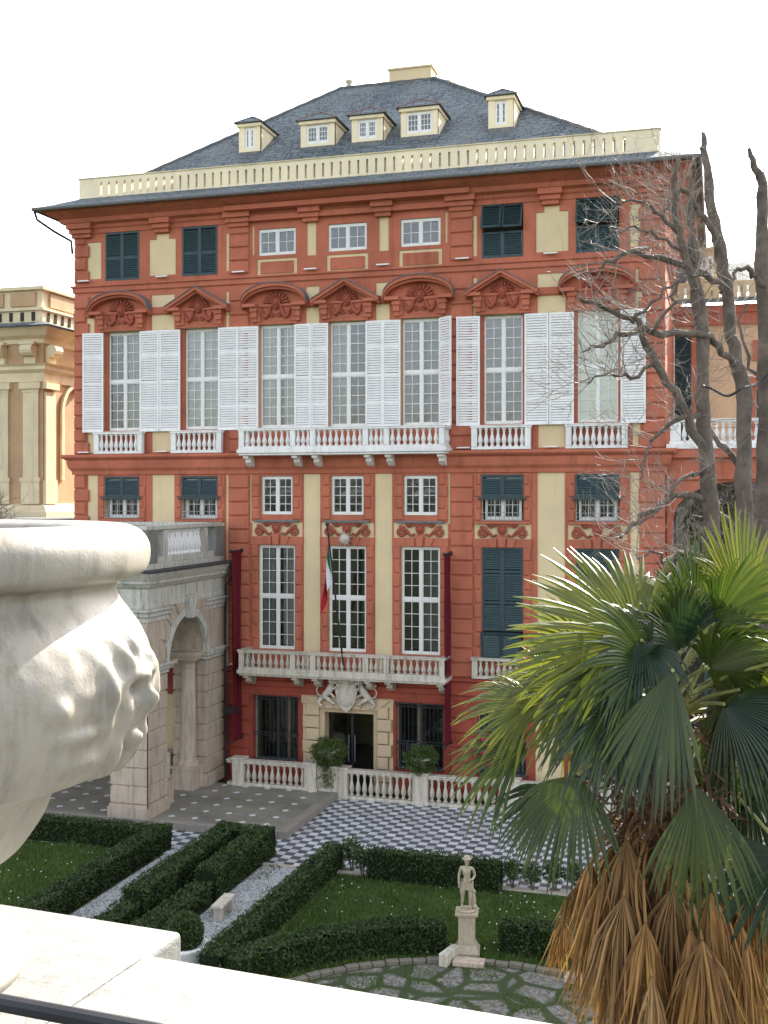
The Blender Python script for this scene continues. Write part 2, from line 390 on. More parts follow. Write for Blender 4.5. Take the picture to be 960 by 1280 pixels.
def layer(mb, x0, x1, z0, z1, holes, y, back):     # sheet with rectangular openings and real edges
    xs = sorted({x0, x1}|{c for h in holes for c in h[:2] if x0 < c < x1}); zs = sorted({z0, z1}|{c for h in holes for c in h[2:4] if z0 < c < z1})
    def full(i, j):
        if not (0 <= i < len(xs)-1 and 0 <= j < len(zs)-1): return False
        cx = (xs[i]+xs[i+1])/2; cz = (zs[j]+zs[j+1])/2
        return not any(h[0] < cx < h[1] and h[2] < cz < h[3] for h in holes)
    for i in range(len(xs)-1):
        for j in range(len(zs)-1):
            if not full(i, j): continue
            a, b, c, d = xs[i], xs[i+1], zs[j], zs[j+1]
            mb.quad((a,y,c),(b,y,c),(b,y,d),(a,y,d))
            if not full(i-1, j): mb.quad((a,back,c),(a,y,c),(a,y,d),(a,back,d))
            if not full(i+1, j): mb.quad((b,y,c),(b,back,c),(b,back,d),(b,y,d))
            if not full(i, j-1): mb.quad((a,back,c),(b,back,c),(b,y,c),(a,y,c))
            if not full(i, j+1): mb.quad((a,y,d),(b,y,d),(b,back,d),(a,back,d))
def shutter_mesh(wd, h, rails, pitch=.085, th=.05, tilt=.036):
    mb = MB(); st = .07
    mb.box(0, st, -th, 0, 0, h); mb.box(wd-st, wd, -th, 0, 0, h)
    rl = [0]+list(rails)+[h]
    for i, r in enumerate(rl):
        a = max(0, r-.05) if 0 < i < len(rl)-1 else (0 if i == 0 else h-.08); b = a+(.1 if 0 < i < len(rl)-1 else .08)
        mb.box(st+.001, wd-st-.001, -th+.003, -.003, a, b)
    z = .1
    while z < h-.11:
        if all(abs(z-r) > .06 for r in rl[1:-1]):
            mb.add([(st+.001,-th+.006,z-tilt),(wd-st-.001,-th+.006,z-tilt),(wd-st-.001,-.006,z+tilt),(st+.001,-.006,z+tilt),
                    (st+.001,-th+.006,z-tilt+.012),(wd-st-.001,-th+.006,z-tilt+.012),(wd-st-.001,-.006,z+tilt+.012),(st+.001,-.006,z+tilt+.012)],
                   [(0,3,2,1),(4,5,6,7),(0,1,5,4),(1,2,6,5),(2,3,7,6),(3,0,4,7)])
        z += pitch
    return mb
def window_meshes(wd, h, cols, rows, transom=None, arch=False):
    """frame and glazing bars, with glass behind; origin bottom centre, y=0 front of frame."""
    mb = MB(); hw = wd/2; T = .055
    mb.box(-hw, -hw+T, 0, .07, 0, h); mb.box(hw-T, hw, 0, .07, 0, h)
    mb.box(-hw+T, hw-T, .002, .068, 0, T+.02); mb.box(-hw+T, hw-T, .002, .068, h-T-.02, h)
    mb.box(-.05, .05, -.012, .066, T, h-T)
    secs = [(T+.02, h-T-.02)]
    if transom:
        mb.box(-hw+.002, hw-.002, -.018, .07, transom-.06, transom+.06)
        secs = [(T+.02, transom-.06), (transom+.06, h-T-.02)]
    if not hasattr(rows, '__len__'): rows = [rows]*len(secs)
    for (a, b), rw in zip(secs, rows):
        for sgn in (-1, 1):
            xa, xb = (.05, hw-T); 
            # casement stiles
            p, q = (sgn*xa, sgn*xb) if sgn > 0 else (-xb, -xa)
            mb.box(p, p+.03, .004, .06, a, b); mb.box(q-.03, q, .004, .06, a, b)
            mb.box(p+.03, q-.03, .006, .058, a, a+.035); mb.box(p+.03, q-.03, .006, .058, b-.035, b)
            for i in range(1, cols):
                x = p+(q-p)*i/cols; mb.box(x-.011, x+.011, .012, .045, a+.035, b-.035)
            for j in range(1, rw):
                z = a+(b-a)*j/rw; mb.box(p+.03, q-.03, .014, .043, z-.011, z+.011)
    gl = MB().quad((-hw+T, .03, T), (hw-T, .03, T), (hw-T, .03, h-T), (-hw+T, .03, h-T))
    return mb, gl
def curtain_mesh(wd, h, gap=.0, side=0, amp=.04):
    mb = MB()
    for sgn in ((-1, 1) if side == 0 else (side,)):
        xs = np.linspace(gap if gap else .0, wd/2, 22); pv = []
        for i, x in enumerate(xs):
            yy = amp*math.sin(i*1.35+sgn)+.012*math.sin(i*3.1)
            pv.append((sgn*x, yy))
        v = [(x, y, 0) for x, y in pv]+[(x, y*.6, h) for x, y in pv]; n = len(pv)
        mb.add(v, [(i, i+1, i+1+n, i+n) for i in range(n-1)])
    return mb
def balustrade_run(parent, x0, x1, y, zb, zt, posts, bal_src, mat, root=True, spacing=.19, wd=.2, skip_rail=False, post_w=.2):
    """rails and posts in one mesh, each baluster an object; local X run."""
    mb = MB(); h = zt-zb
    mb.box(x0, x1, y-wd/2, y+wd/2, zb, zb+.1); mb.box(x0-.02, x1+.02, y-wd/2-.03, y+wd/2+.03, zt-.1, zt-.03); mb.box(x0-.04, x1+.04, y-wd/2-.05, y+wd/2+.05, zt-.03, zt)
    for p in posts: mb.box(p-post_w/2, p+post_w/2, y-wd/2-.012, y+wd/2+.012, zb+.1, zt-.1)
    r = bevel(mb.build('railing', mat, parent), .008, 1)
    ps = sorted(posts)
    for a, b in zip(ps[:-1], ps[1:]):
        a += post_w/2; b -= post_w/2; n = max(1, int(round((b-a)/spacing)))
        for k in range(n):
            put('baluster', bal_src, parent if root else r, (a+(b-a)*(k+.5)/n, y, zb+.1))
    return r

# ================================================================== GROUND
def sheet(name, x0, x1, y0, y1, z, mat, kind='structure'):
    return tag(MB().quad((x0,y0,z),(x1,y0,z),(x1,y1,z),(x0,y1,z)).build(name, mat), kind=kind)
sheet('ground', -900, 900, -700, 1300, -.03, M['dirt'])
ck = tag(MB().quad((0,0,0),(40,0,0),(40,7.5,0),(0,7.5,0)).build('checkered_terrace', M['checker'], loc=(-27,31.2,0)), kind='structure')
PF = MB().box(0, 13.65, 0, 4.95, 0, .25)
o = tag(PF.build('portico_terrace', M['diamonds'], loc=(-27, 33.7, .004)), kind='structure')
kb = MB(); kb.box(-13.35, -13.05, 33.5, 38.65, .0, .26); kb.box(-27, -13.351, 33.45, 33.70, .0, .262)
tag(bevel(kb.build('terrace_kerb', marble('kerb_stone', (.27,.24,.2), (.09,.085,.07), .7, 1.5)), .02), kind='structure')
tag(MB().box(-13.6, -8.9, 31.02, 31.2, -.02, .03).box(-8.9, 6, 31.0, 31.19, -.02, .03).build('terrace_edge_strip', M['old_marble']), kind='structure')

# ================================================================== RED PALACE
XC = -13.17; W2 = 11.35
pal = empty('red_palace', (XC, 40, 0), 'large red and cream palace with white louvred shutters and slate hipped roof behind the garden', 'palace')
BAYS = [-9.27, -5.95, -2.78, 0, 2.78, 5.78, 9.1]
holes = []
for i, u in enumerate(BAYS):
    side = i in (0, 1, 5, 6)
    holes.append((u-.74, u+.74, 19.25, 21.13) if side else (u-.75, u+.75, 19.85, 20.85))
    holes.append((u-.87, u+.87, 13.35, 17.25) if side else (u-.72, u+.72, 13.35, 17.25))
    holes.append((u-.75, u+.75, 9.95, 11.55) if side else (u-.63, u+.63, 10.1, 11.55))
    holes.append((u-.73, u+.73, 5.05, 8.97))
    if i != 3: holes.append((u-.85, u+.85, .9, 3.3))
portal = (-1.05, 1.15, -.1, 2.98); holes.append(portal)
wl = MB(); layer(wl, -W2, W2, -.3, 22.2, holes, 0, .45)
wl.quad((-W2,0,-.3),(-W2,18.5,-.3),(-W2,18.5,22.2),(-W2,0,22.2)); wl.quad((W2,0,-.3),(W2,18.5,-.3),(W2,18.5,22.2),(W2,0,22.2))
wl.quad((-W2,18.5,-.3),(W2,18.5,-.3),(W2,18.5,22.2),(-W2,18.5,22.2))
wl.build('wall', M['cream'], pal)
# red plaster layer with the cream panels left open
cp = []
for s_ in (-1, 1):
    def pr(a, b, c, d): cp.append((min(s_*a, s_*b), max(s_*a, s_*b), c, d))
    pr(6.97, 8.1, 19.35, 20.75); pr(7.25, 7.8, 20.75, 20.95); pr(10.2, 10.55 if s_ > 0 else 10.8, 19.35, 20.8); pr(4.72, 4.86, 19.35, 20.8)
    pr(1.22, 1.58, 19.75, 21.05); pr(3.7, 3.78, 19.9, 21.0)
    for z0, z1 in ((18.12, 18.6), (17.2, 17.82)):
        pr(7.02, 8.0, z0, z1); pr(10.4 if s_ > 0 else 10.5, 10.62 if s_ > 0 else 10.85, z0, z1); pr(4.66, 4.86, z0, z1); pr(1.1, 1.62, z0, z1)
    pr(7.05, 7.98, 12.5, 13.3); pr(10.3, 10.55 if s_ > 0 else 10.8, 12.5, 13.3)
    pr(7.02, 7.98, 4.32, 11.63); pr(10.22 if s_ > 0 else 10.35, 10.52 if s_ > 0 else 10.8, 4.32, 11.63); pr(1.06, 1.72, 4.32, 11.63); pr(4.76, 4.86, 4.32, 11.63); pr(3.76, 3.88, 9.8, 11.63)
    pr(6.95, 7.95, .3, 3.15)
for u in BAYS:
    cp.append((u-1.02, u+1.02, 9.28, 9.84))
for u in BAYS[2:5]: cp.append((u-.8, u+.8, 19.06, 19.72))
rl = MB(); layer(rl, -W2, W2, 3.42, 21.35, holes+cp, -.035, .002); rl.build('red_wall_face', M['red'], pal)
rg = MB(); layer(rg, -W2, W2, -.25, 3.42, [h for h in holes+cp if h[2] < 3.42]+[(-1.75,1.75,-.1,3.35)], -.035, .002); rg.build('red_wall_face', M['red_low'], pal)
rs = MB()
for s_ in (-1, 1): MB().box(min(s_*W2, s_*(W2+.035)), max(s_*W2, s_*(W2+.035)), .0, 18.5, 0, 21.35).build('side_wall_face', M['red'], pal)
for u in BAYS[2:5]: MB().box(u-.66, u+.66, -.05, .001, 19.17, 19.61).build('apron_panel', M['red'], pal)
# quoins
def blocks(mb, u0, u1, z0, z1, hgt, pr, gap=.05, tooth=0, side=1, yb=-.035):
    n = max(1, int(round((z1-z0)/hgt))); h = (z1-z0)/n
    for k in range(n):
        a, b = u0, u1
        if k % 2 and tooth:
            if side > 0: a += tooth
            else: b -= tooth
        mb.cbox(a, b, z0+k*h+gap/2, z0+(k+1)*h-gap/2, yb, yb-pr, .035)
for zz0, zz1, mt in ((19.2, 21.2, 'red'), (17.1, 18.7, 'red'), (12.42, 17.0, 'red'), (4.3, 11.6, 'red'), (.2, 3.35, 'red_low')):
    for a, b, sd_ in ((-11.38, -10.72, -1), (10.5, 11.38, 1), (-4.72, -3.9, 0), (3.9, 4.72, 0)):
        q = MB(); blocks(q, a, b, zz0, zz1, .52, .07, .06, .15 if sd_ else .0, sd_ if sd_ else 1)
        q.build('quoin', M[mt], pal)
# mouldings round the building
def around(prof, mat, name, y1=18.5): return MB().ring(prof, -W2, W2, 0, y1).build(name, mat, pal)
around([(0,18.76),(.05,18.8),(.1,18.84),(.1,19.0),(.16,19.04),(.16,19.1),(.02,19.1)], M['red'], 'string_course')
around([(.02,17.84),(.07,17.87),(.07,18.02),(.02,18.06)], M['red'], 'string_course')
around([(.0,21.12),(.08,21.14),(.08,21.3),(.16,21.36),(.2,21.46),(.42,21.52),(.46,21.6),(.46,21.68),(.8,21.82),(.92,21.9),(.92,21.97),(.0,21.97)], M['red'], 'cornice')
around([(.0,11.62),(.1,11.64),(.12,11.78),(.22,11.9),(.26,12.1),(.26,12.2),(.4,12.28),(.44,12.33),(.44,12.42),(0,12.43)], M['red'], 'ledge')
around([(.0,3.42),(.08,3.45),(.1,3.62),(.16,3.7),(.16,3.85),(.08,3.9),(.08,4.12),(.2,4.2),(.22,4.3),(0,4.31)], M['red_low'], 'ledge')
cj = MB()       # cornice breaking forward over the middle
cj.prism([(-4.5,21.14),(4.5,21.14),(4.5,21.34),(-4.5,21.34)], -.25, .0); cj.box(-4.7, 4.7, -.62, -.02, 21.5, 21.68); cj.build('cornice_break', M['red'], pal)
for u in (-11.0, 11.0, -4.3, 4.3, -1.4, 1.4, -7.5, 7.5):
    w_ = .42 if abs(u) in (11.0, 4.3) else .3
    cj = MB()
    cj.box(u-w_, u+w_, -.2, -.01, 20.98, 21.13); cj.box(u-w_-.06, u+w_+.06, -.3, -.01, 21.13, 21.3)
    cj.box(u-w_-.12, u+w_+.12, -.42, -.01, 21.3, 21.5)
    cj.build('cornice_console', M['red'], pal)
# window surrounds of the lower floors
for i, u in enumerate(BAYS):
    side = i in (0, 1, 5, 6)
    hw = .75 if side else .63
    q = MB()
    for a, b, sd_ in ((u-1.02, u-hw-.005, -1), (u+hw+.005, u+1.02, 1)):
        q = MB(); q.box(a, b, -.07, -.035, 9.86, 11.6)
        blocks(q, a+.02, b-.02, 9.9, 11.6, .42, .05, .05, .08, -sd_, -.07)
        q.build('jamb', M['red'], pal)
    MB().box(u-hw-.25, u+hw+.25, -.17, -.03, 9.82, 9.9).build('window_sill', M['slate_edge'] if not side else M['red'], pal)
    q = MB()
    for a, b, sd_ in ((u-1.03, u-.735, -1), (u+.735, u+1.03, 1)):
        q = MB(); q.box(a, b, -.07, -.035, 4.4, 9.26)
        blocks(q, a+.015, b-.015, 4.4, 9.0, .5, .05, .06, .05, -sd_, -.07); q.build('jamb', M['red'], pal)
    q = MB()
    q.box(u-1.05, u+1.05, -.1, -.035, 8.98, 9.27)
    for k in (-1, 0, 1):
        q.prism([(u+k*.3-.1, 8.985), (u+k*.3+.1, 8.985), (u+k*.36+.17, 9.42 if k == 0 else 9.3), (u+k*.36-.17, 9.42 if k == 0 else 9.3)], -.16-.04*(k == 0), -.09)
    q.build('lintel', M['red'], pal)
    q = MB(); frond_scroll(q, u, -.07, 9.5, 1.0); mask(q, u, -.12, 9.55, .30)
    q.box(u-.55, u+.55, -.12, -.03, 9.72, 9.8)
    q.build('mask_relief', M['relief'], pal, smooth=True)
# red reveals round the tall windows
for u in BAYS:
    q = MB()
    hw = .88 if abs(u) > 4 else .73
    q.box(u-hw-.1, u+hw+.1, -.09, .0, 17.25, 17.36); q.build('lintel', M['red'], pal)
    for f in (-1, 1): MB().box(min(u+f*.70,u+f*hw), max(u+f*.70,u+f*hw), .1, .3, 13.36, 17.25).build('jamb', M['red'], pal)
# pediments with shells, masks and swags
for i, u in enumerate(BAYS):
    q = MB(); zb = 18.0; zt = 18.72
    if i % 2 == 0:
        N = 18; arcp = [(u+1.3*math.cos(math.pi-(math.pi*k/N)), zb+.02+(zt-zb)*math.sin(math.pi*k/N)**.9) for k in range(N+1)]
    else:
        arcp = [(u-1.3, zb+.02), (u, zt+.04), (u+1.3, zb+.02)]
    for (a, b), (c, d) in zip(arcp[:-1], arcp[1:]):
        q.prism([(a,b-.13),(c,d-.13),(c,d),(a,b)], -.48, -.03)
        q.prism([(a,b-.22),(c,d-.22),(c,d-.131),(a,b-.131)], -.36, -.03)
    q.box(u-1.26, u-.72, -.44, -.03, 17.88, 18.0); q.box(u+.72, u+1.26, -.44, -.03, 17.88, 18.0); q.box(u-.72, u+.72, -.16, -.03, 17.9, 17.98)
    q.box(u-.62, u+.62, -.1, -.03, 17.36, 17.9)
    for f in (-1, 1):
        q.prism([(u+f*.62,17.36),(u+f*.9,17.36),(u+f*1.0,17.55),(u+f*1.06,17.88),(u+f*.62,17.88)][::f], -.14, -.03)
        q.box(u+f*.86-.15, u+f*.86+.15, -.32, -.03, 17.72, 17.87); q.box(u+f*.86-.12, u+f*.86+.12, -.26, -.03, 17.5, 17.72)
        q.box(u+f*.86-.09, u+f*.86+.09, -.18, -.03, 17.34, 17.5)
    p = q.build('pediment', M['red'], pal)
    q = MB()
    for (a, b), (c, d) in zip(arcp[:-1], arcp[1:]): q.prism([(a,b+.001),(c,d+.001),(c,d+.035),(a,b+.035)], -.52, -.02)
    q.build('slate_capping', M['slate_edge'], p)
    q = MB(); mask(q, u, -.16, 17.98, .34)
    for k in range(9):
        a = math.pi*(k+.5)/9; r1, r2 = .2, .52 if i % 2 == 0 else .42
        q.tube([(u+r1*math.cos(a), -.12, 18.02+r1*math.sin(a)*.8), (u+r2*math.cos(a), -.1, 18.02+r2*math.sin(a)*.85)], [.03, .05], 5)
    for f in (-1, 1):
        q.tube([(u+f*.2, -.16, 17.9), (u+f*.3, -.17, 17.62), (u+f*.42, -.17, 17.5), (u+f*.52, -.16, 17.62), (u+f*.56, -.14, 17.82)], [.05,.08,.09,.07,.04], 6)
        for k in range(7): q.blob((u+f*(.24+.05*k), -.2, 17.68-.18*math.sin(k/6*math.pi)), .05, 1, .8, 1, 5, 4, .2)
        q.spiral(u+f*.12, -.16, 17.6, .1, 1.5, -1, 1, .03, f)
    q.build('shell_relief', M['relief'], p, smooth=True)
# ---- windows
def add_window(u, z, wd, h, cols, rows, transom=None, curt='both', y=.1, glassmat='glass'):
    f, g = window_meshes(wd, h, cols, rows, transom)
    wo_ = f.build('window', M['paint_white_win'], pal, (u, y, z))
    g.build('pane', M[glassmat], wo_)
    MB().box(-wd/2-.3, wd/2+.3, 1.3, 1.35, -.2, h+.2).build('room_shade_panel', M['dark_shade'], wo_)  # dark panel painted as the shade of the unlit room
    if curt == 'blind': MB().quad((-wd/2, .08, .02), (wd/2, .08, .02), (wd/2, .08, h), (-wd/2, .08, h)).build('blind', M['blind'], wo_)
    elif curt:
        c_ = curtain_mesh(wd, h-.02, *({'both': (0, 0), 'gap': (.16, 0), 'right': (0, 1), 'left': (0, -1)}[curt])); c_.build('curtain', M[random.choice(('curtain','curtain_dark','curtain_light'))], wo_, (0, .14, .01), smooth=True)
    return wo_
for i, u in enumerate(BAYS):
    side = i in (0, 1, 5, 6)
    add_window(u, 13.37, 1.44, 3.86, 2, [5, 5], 1.92, {0:'right',1:'both',2:'gap',3:'left',4:'gap',5:'both',6:'blind'}[i], .22 if side else .14)
    if not side:
        add_window(u, 19.86, 1.48, .98, 2, 2, None, None, .03)
        add_window(u, 10.11, 1.24, 1.43, 2, 4, None, None, .05)
        add_window(u, 5.06, 1.44, 3.9, 2, [4, 4], 1.98, {2:'gap',3:None,4:'right'}[i], .08)
    else:
        add_window(u, 9.96, 1.3, 1.5, 2, 3, None, None, .14)
        MB().box(u-.74, u+.74, .3, .34, 19.2, 21.2).build('room_shade_panel', M['dark_shade'], pal)
# ---- green shutters
sw = .735
atticS = shutter_mesh(sw, 1.88, [.86]).mesh('shutter', M['green_paint'])
for i in (0, 1, 5, 6):
    u = BAYS[i]
    if i < 5:
        for s_ in (0, 1): put('shutter', atticS, pal, (u-sw+s_*sw, .0, 19.25))
    else:
        low = shutter_mesh(sw, .92, []).mesh('shutter', M['green_paint']); up = shutter_mesh(sw-.02, .94, []).mesh('shutter', M['green_paint'])
        for s_ in (0, 1):
            put('shutter', low, pal, (u-sw+s_*sw, .0, 19.25)); put('shutter', up, pal, (u-sw+s_*sw+.01, -.38 if (i+s_) % 2 else -.3, 20.24), rotx=R(-21))
mz = shutter_mesh(.75, .8, []).mesh('shutter', M['green_paint'])
for i in (0, 1, 5, 6):
    u = BAYS[i]
    for s_ in (0, 1): put('shutter', mz, pal, (u-.75+s_*.75, -.03, 10.76))
    MB().box(u-.86, u+.86, -.2, -.05, 10.68, 10.75).build('shutter_rail', M['green_paint'], pal)
    q = MB()
    for k in range(10): x = u-.7+k*1.4/9; q.tube([(x,-.12,9.95),(x,-.12,10.68)], .010, 5); q.spiral(x, -.12, 10.05, .055, 1.1, 1, 0, .01)
    q.box(u-.74, u+.74, -.135, -.105, 9.93, 9.96); q.box(u-.74, u+.74, -.135, -.105, 10.2, 10.22)
    q.build('window_grille', M['grille'], pal)
lw = shutter_mesh(.725, 2.95, [1.0, 2.1]).mesh('shutter', M['green_paint']); lw2 = shutter_mesh(.715, .95, []).mesh('shutter', M['green_paint'])
for i in (0, 1, 5, 6):
    u = BAYS[i]
    for s_ in (0, 1):
        put('shutter', lw, pal, (u-.725+s_*.725, -.0, 6.02)); put('shutter', lw2, pal, (u-.715+s_*.725, -.22, 5.08), rotx=R(12))
    MB().box(u-.74, u+.74, .3, .34, 5.0, 9.0).build('room_shade_panel', M['dark_shade'], pal)
# ---- white shutters, leaf by leaf, folded back on the wall
ws = shutter_mesh(.85, 3.9, [.92, 1.92, 2.95], .092).mesh('shutter', M['paint_white'])
wsL = shutter_mesh(.85, 3.9, [.92, 1.92, 2.95], .092, tilt=-.036).mesh('shutter', M['paint_white']); wnL = shutter_mesh(.665, 3.9, [.92, 1.92, 2.95], .092, tilt=-.036).mesh('shutter', M['paint_white'])
wn_ = shutter_mesh(.665, 3.9, [.92, 1.92, 2.95], .092).mesh('shutter', M['paint_white'])
for i, u in enumerate(BAYS):
    narrow = i in (2, 3, 4); m_ = wn_ if narrow else ws; wd = .66 if narrow else .85
    for s_ in (-1, 1):
        ang = random.uniform(2, 6)
        if i == 4 and s_ == 1: ang = 38
        if i == 0 and s_ == -1: ang = 9
        m_ = (wsL if (i == 2 or not narrow) else wnL) if s_ < 0 else (wn_ if narrow else ws)
        a = R(-ang) if s_ > 0 else R(180+ang)
        hx = u+s_*(.73 if narrow else .80)
        # hinge at reveal; right leaf runs to +x, left leaf is the same mesh turned round
        if s_ > 0: put('shutter', m_, pal, (hx, -.07, 13.3), rotz=a)
        else: put('shutter', m_, pal, (hx, -.11, 13.3), rotz=a)
# ---- balconies
def balcony(zb, zt, bracket_drop=.42):
    b = MB(); dy = -.95
    b.box(-3.98, 3.98, dy-.1, -.04, zb-.14, zb); b.box(-3.92, 3.92, dy-.03, -.05, zb-.22, zb-.141)
    root_ = bevel(b.build('balcony', M['white_marble'] if zb > 8 else M['old_marble'], pal), .01, 1)
    bm_ = baluster_mesh(zt-zb-.2).mesh('baluster', M['white_marble'] if zb > 8 else M['old_marble'], smooth=True)
    mt = M['white_marble'] if zb > 8 else M['old_marble']
    r_ = balustrade_run(root_, -3.92, 3.92, dy, zb, zt, [-3.8, -1.78, -1.0, 1.0, 1.78, 3.8], bm_, mt, spacing=.225, wd=.17)
    for sx in (-3.83, 3.83):
        q = MB(); q.box(sx-.09, sx+.09, dy+.12, -.06, zb+.001, zb+.1); q.box(sx-.11, sx+.11, dy+.12, -.06, zt-.1, zt-.005)
        q.build('side_railing', mt, root_)
        for k in range(3): put('baluster', bm_, root_, (sx, dy+.28+k*.22, zb+.1))
    for x in (-3.7, -1.78, -1.0, 1.0, 1.78, 3.7):
        q = MB(); prof = [(-.04, zb-.23), (-.85, zb-.23), (-.85, zb-.32), (-.62, zb-.36), (-.58, zb-.42), (-.66, zb-.47), (-.42, zb-.6), (-.2, zb-.64), (-.04, zb-.66)]
        n = len(prof); v = [(x-.11, y, z) for y, z in prof]+[(x+.11, y, z) for y, z in prof]
        q.add(v, [tuple(range(n)), tuple(range(2*n-1, n-1, -1))]+[(i, i+n, (i+1) % n+n, (i+1) % n) for i in range(n)])
        q.build('bracket', mt, root_)
    return root_
balcony(12.52, 13.3); balcony(4.38, 5.12)
bmw = baluster_mesh(.66).mesh('baluster', M['white_marble'], smooth=True); bmo = baluster_mesh(.55).mesh('baluster', M['old_marble'], smooth=True)
for i in (0, 1, 5, 6):
    u = BAYS[i]
    balustrade_run(pal, u-1.06, u+1.06, -.3, 12.44, 13.3, [u-.95, u+.95], bmw, M['white_marble'], root=False, spacing=.215, wd=.18, post_w=.2)
    if i > 4: balustrade_run(pal, u-1.06, u+1.06, -.22, 4.33, 5.08, [u-.95, u+.95], bmo, M['old_marble'], root=False, spacing=.215, wd=.18, post_w=.2)
# ---- ground floor windows with iron cages
for i, u in enumerate(BAYS):
    if i == 3: continue
    q = MB()
    for k in range(12): x = u-.86+k*1.72/11; q.tube([(x,-.2,.85),(x,-.2,3.38)], .014, 5)
    for z in (.95, 1.85, 1.95, 3.2, 3.3): q.box(u-.9, u+.9, -.215, -.185, z-.015, z+.015)
    for f in (-1, 1):
        for z in (.95, 1.9, 3.25): q.box(u+f*.88-.012, u+f*.88+.012, -.19, -.03, z-.012, z+.012)
    cage = q.build('window_cage', M['iron'], pal)
    q = MB(); q.box(u-.85, u+.85, .12, .16, .9, .98); q.box(u-.85, u+.85, .12, .16, 3.22, 3.3); q.box(u-.04, u+.04, .11, .16, .98, 3.22)
    for f in (-1, 1): q.box(u+f*.81-.04, u+f*.81+.04, .12, .16, .98, 3.22)
    wf = q.build('window', M['green_paint'], pal)
    MB().quad((u-.8,.15,.95),(u+.8,.15,.95),(u+.8,.15,3.25),(u-.8,.15,3.25)).build('pane', M['glass'], wf)
    MB().box(u-1.1, u+1.1, 1.5, 1.55, .5, 3.6).build('room_shade_panel', M['dark_shade'], wf)
    if i >= 5:
        q = MB()
        for k in range(9): q.box(u-.75+k*.17, u-.75+k*.17+.13, .2, .22, 1.0, 3.2)
        q.build('blind', M['grate'], wf)
# ---- portal
q = MB()
for s_, a, b in ((-1, -1.72, -1.07), (1, 1.17, 1.72)):
    for k in range(7):
        z0 = -.1+k*.46; e = .0 if k % 2 else .13
        x0, x1 = (a+e, b) if s_ < 0 else (a, b-e)
        q.cbox(x0, x1, z0+.015, z0+.445, -.0, -.17, .03)
c0 = .05
for k in range(-3, 4):     # flat arch of voussoirs
    a, b = c0+(k-.5)*.33, c0+(k+.5)*.33; sp = 1.42
    zt_ = 3.38+(.06 if k == 0 else 0)
    q.add([(a,-.0,2.98),(b,-.0,2.98),(c0+(b-c0)*sp,-.0,zt_),(c0+(a-c0)*sp,-.0,zt_),(a+.012,-.2,2.98),(b-.012,-.2,2.98),(c0+(b-c0)*sp-.012,-.2,zt_),(c0+(a-c0)*sp+.012,-.2,zt_)],
          [(4,5,6,7),(0,1,5,4),(1,2,6,5),(2,3,7,6),(3,0,4,7)])
q.box(-1.78, 1.78, -.1, -.001, 3.1, 3.4)
por = q.build('portal', M['portalstone'], pal)
q = MB(); q.box(-1.05, -.9, .0, .6, -.1, 2.98); q.box(1.0, 1.15, .0, .6, -.1, 2.98); q.box(-.9, 1.0, .0, .6, 2.8, 2.98)
q.build('door_frame', M['portalstone'], por)
q = MB(); q.box(-.9, -.82, .5, .56, 0, 2.8); q.box(.92, 1.0, .5, .56, 0, 2.8); q.box(-.82, .92, .5, .56, 2.7, 2.8); q.box(-.02, .06, .5, .56, 0, 2.7)
df = q.build('glass_door', M['iron'], por)
MB().quad((-.85,.54,0),(.95,.54,0),(.95,.54,2.75),(-.85,.54,2.75)).build('pane', M['glass'], df)
q = MB(); q.tube([(-.1,.44,.9),(-.1,.44,1.9)], .018, 6); q.tube([(.14,.44,.9),(.14,.44,1.9)], .018, 6); q.build('door_handle', M['grate'], df)
MB().box(-2.5, 2.5, .62, 7.5, -.06, -.01).build('hall_floor', M['grate'], por)
MB().box(-2.6, 2.6, 7.5, 7.6, -.05, 3.4).box(-2.6,-2.5,.62,7.5,-.05,3.4).box(2.5,2.6,.62,7.5,-.05,3.4).build('hall_wall', M['portalstone'], por)
# coat of arms with two lions
q = MB(); ya = -.34
q.prism([(c0+x, 3.55+z) for x, z in [(-.36,.42),(-.42,.1),(-.34,-.28),(-.16,-.55),(0,-.66),(.16,-.55),(.34,-.28),(.42,.1),(.36,.42),(.2,.36),(0,.45),(-.2,.36)]], ya, -.2)
q.blob((c0, ya+.02, 3.5), .33, 1, .35, 1.35, 12, 8)
arms = q.build('coat_of_arms', M['old_marble'], pal, smooth=False)
q = MB(); q.box(c0-.36, c0+.36, ya-.04, -.2, 3.96, 4.04)
for k in range(7): x = c0-.33+k*.11; q.add([(x-.05,ya-.02,4.04),(x+.05,ya-.02,4.04),(x+.05,-.24,4.04),(x-.05,-.24,4.04),(x,(ya-.24)/2,4.2)],[(0,1,4),(1,2,4),(2,3,4),(3,0,4)]); q.blob((x, ya+.02, 4.2), .03, 1, 1, 1, 6, 4)
q.build('crown', M['old_marble'], arms)
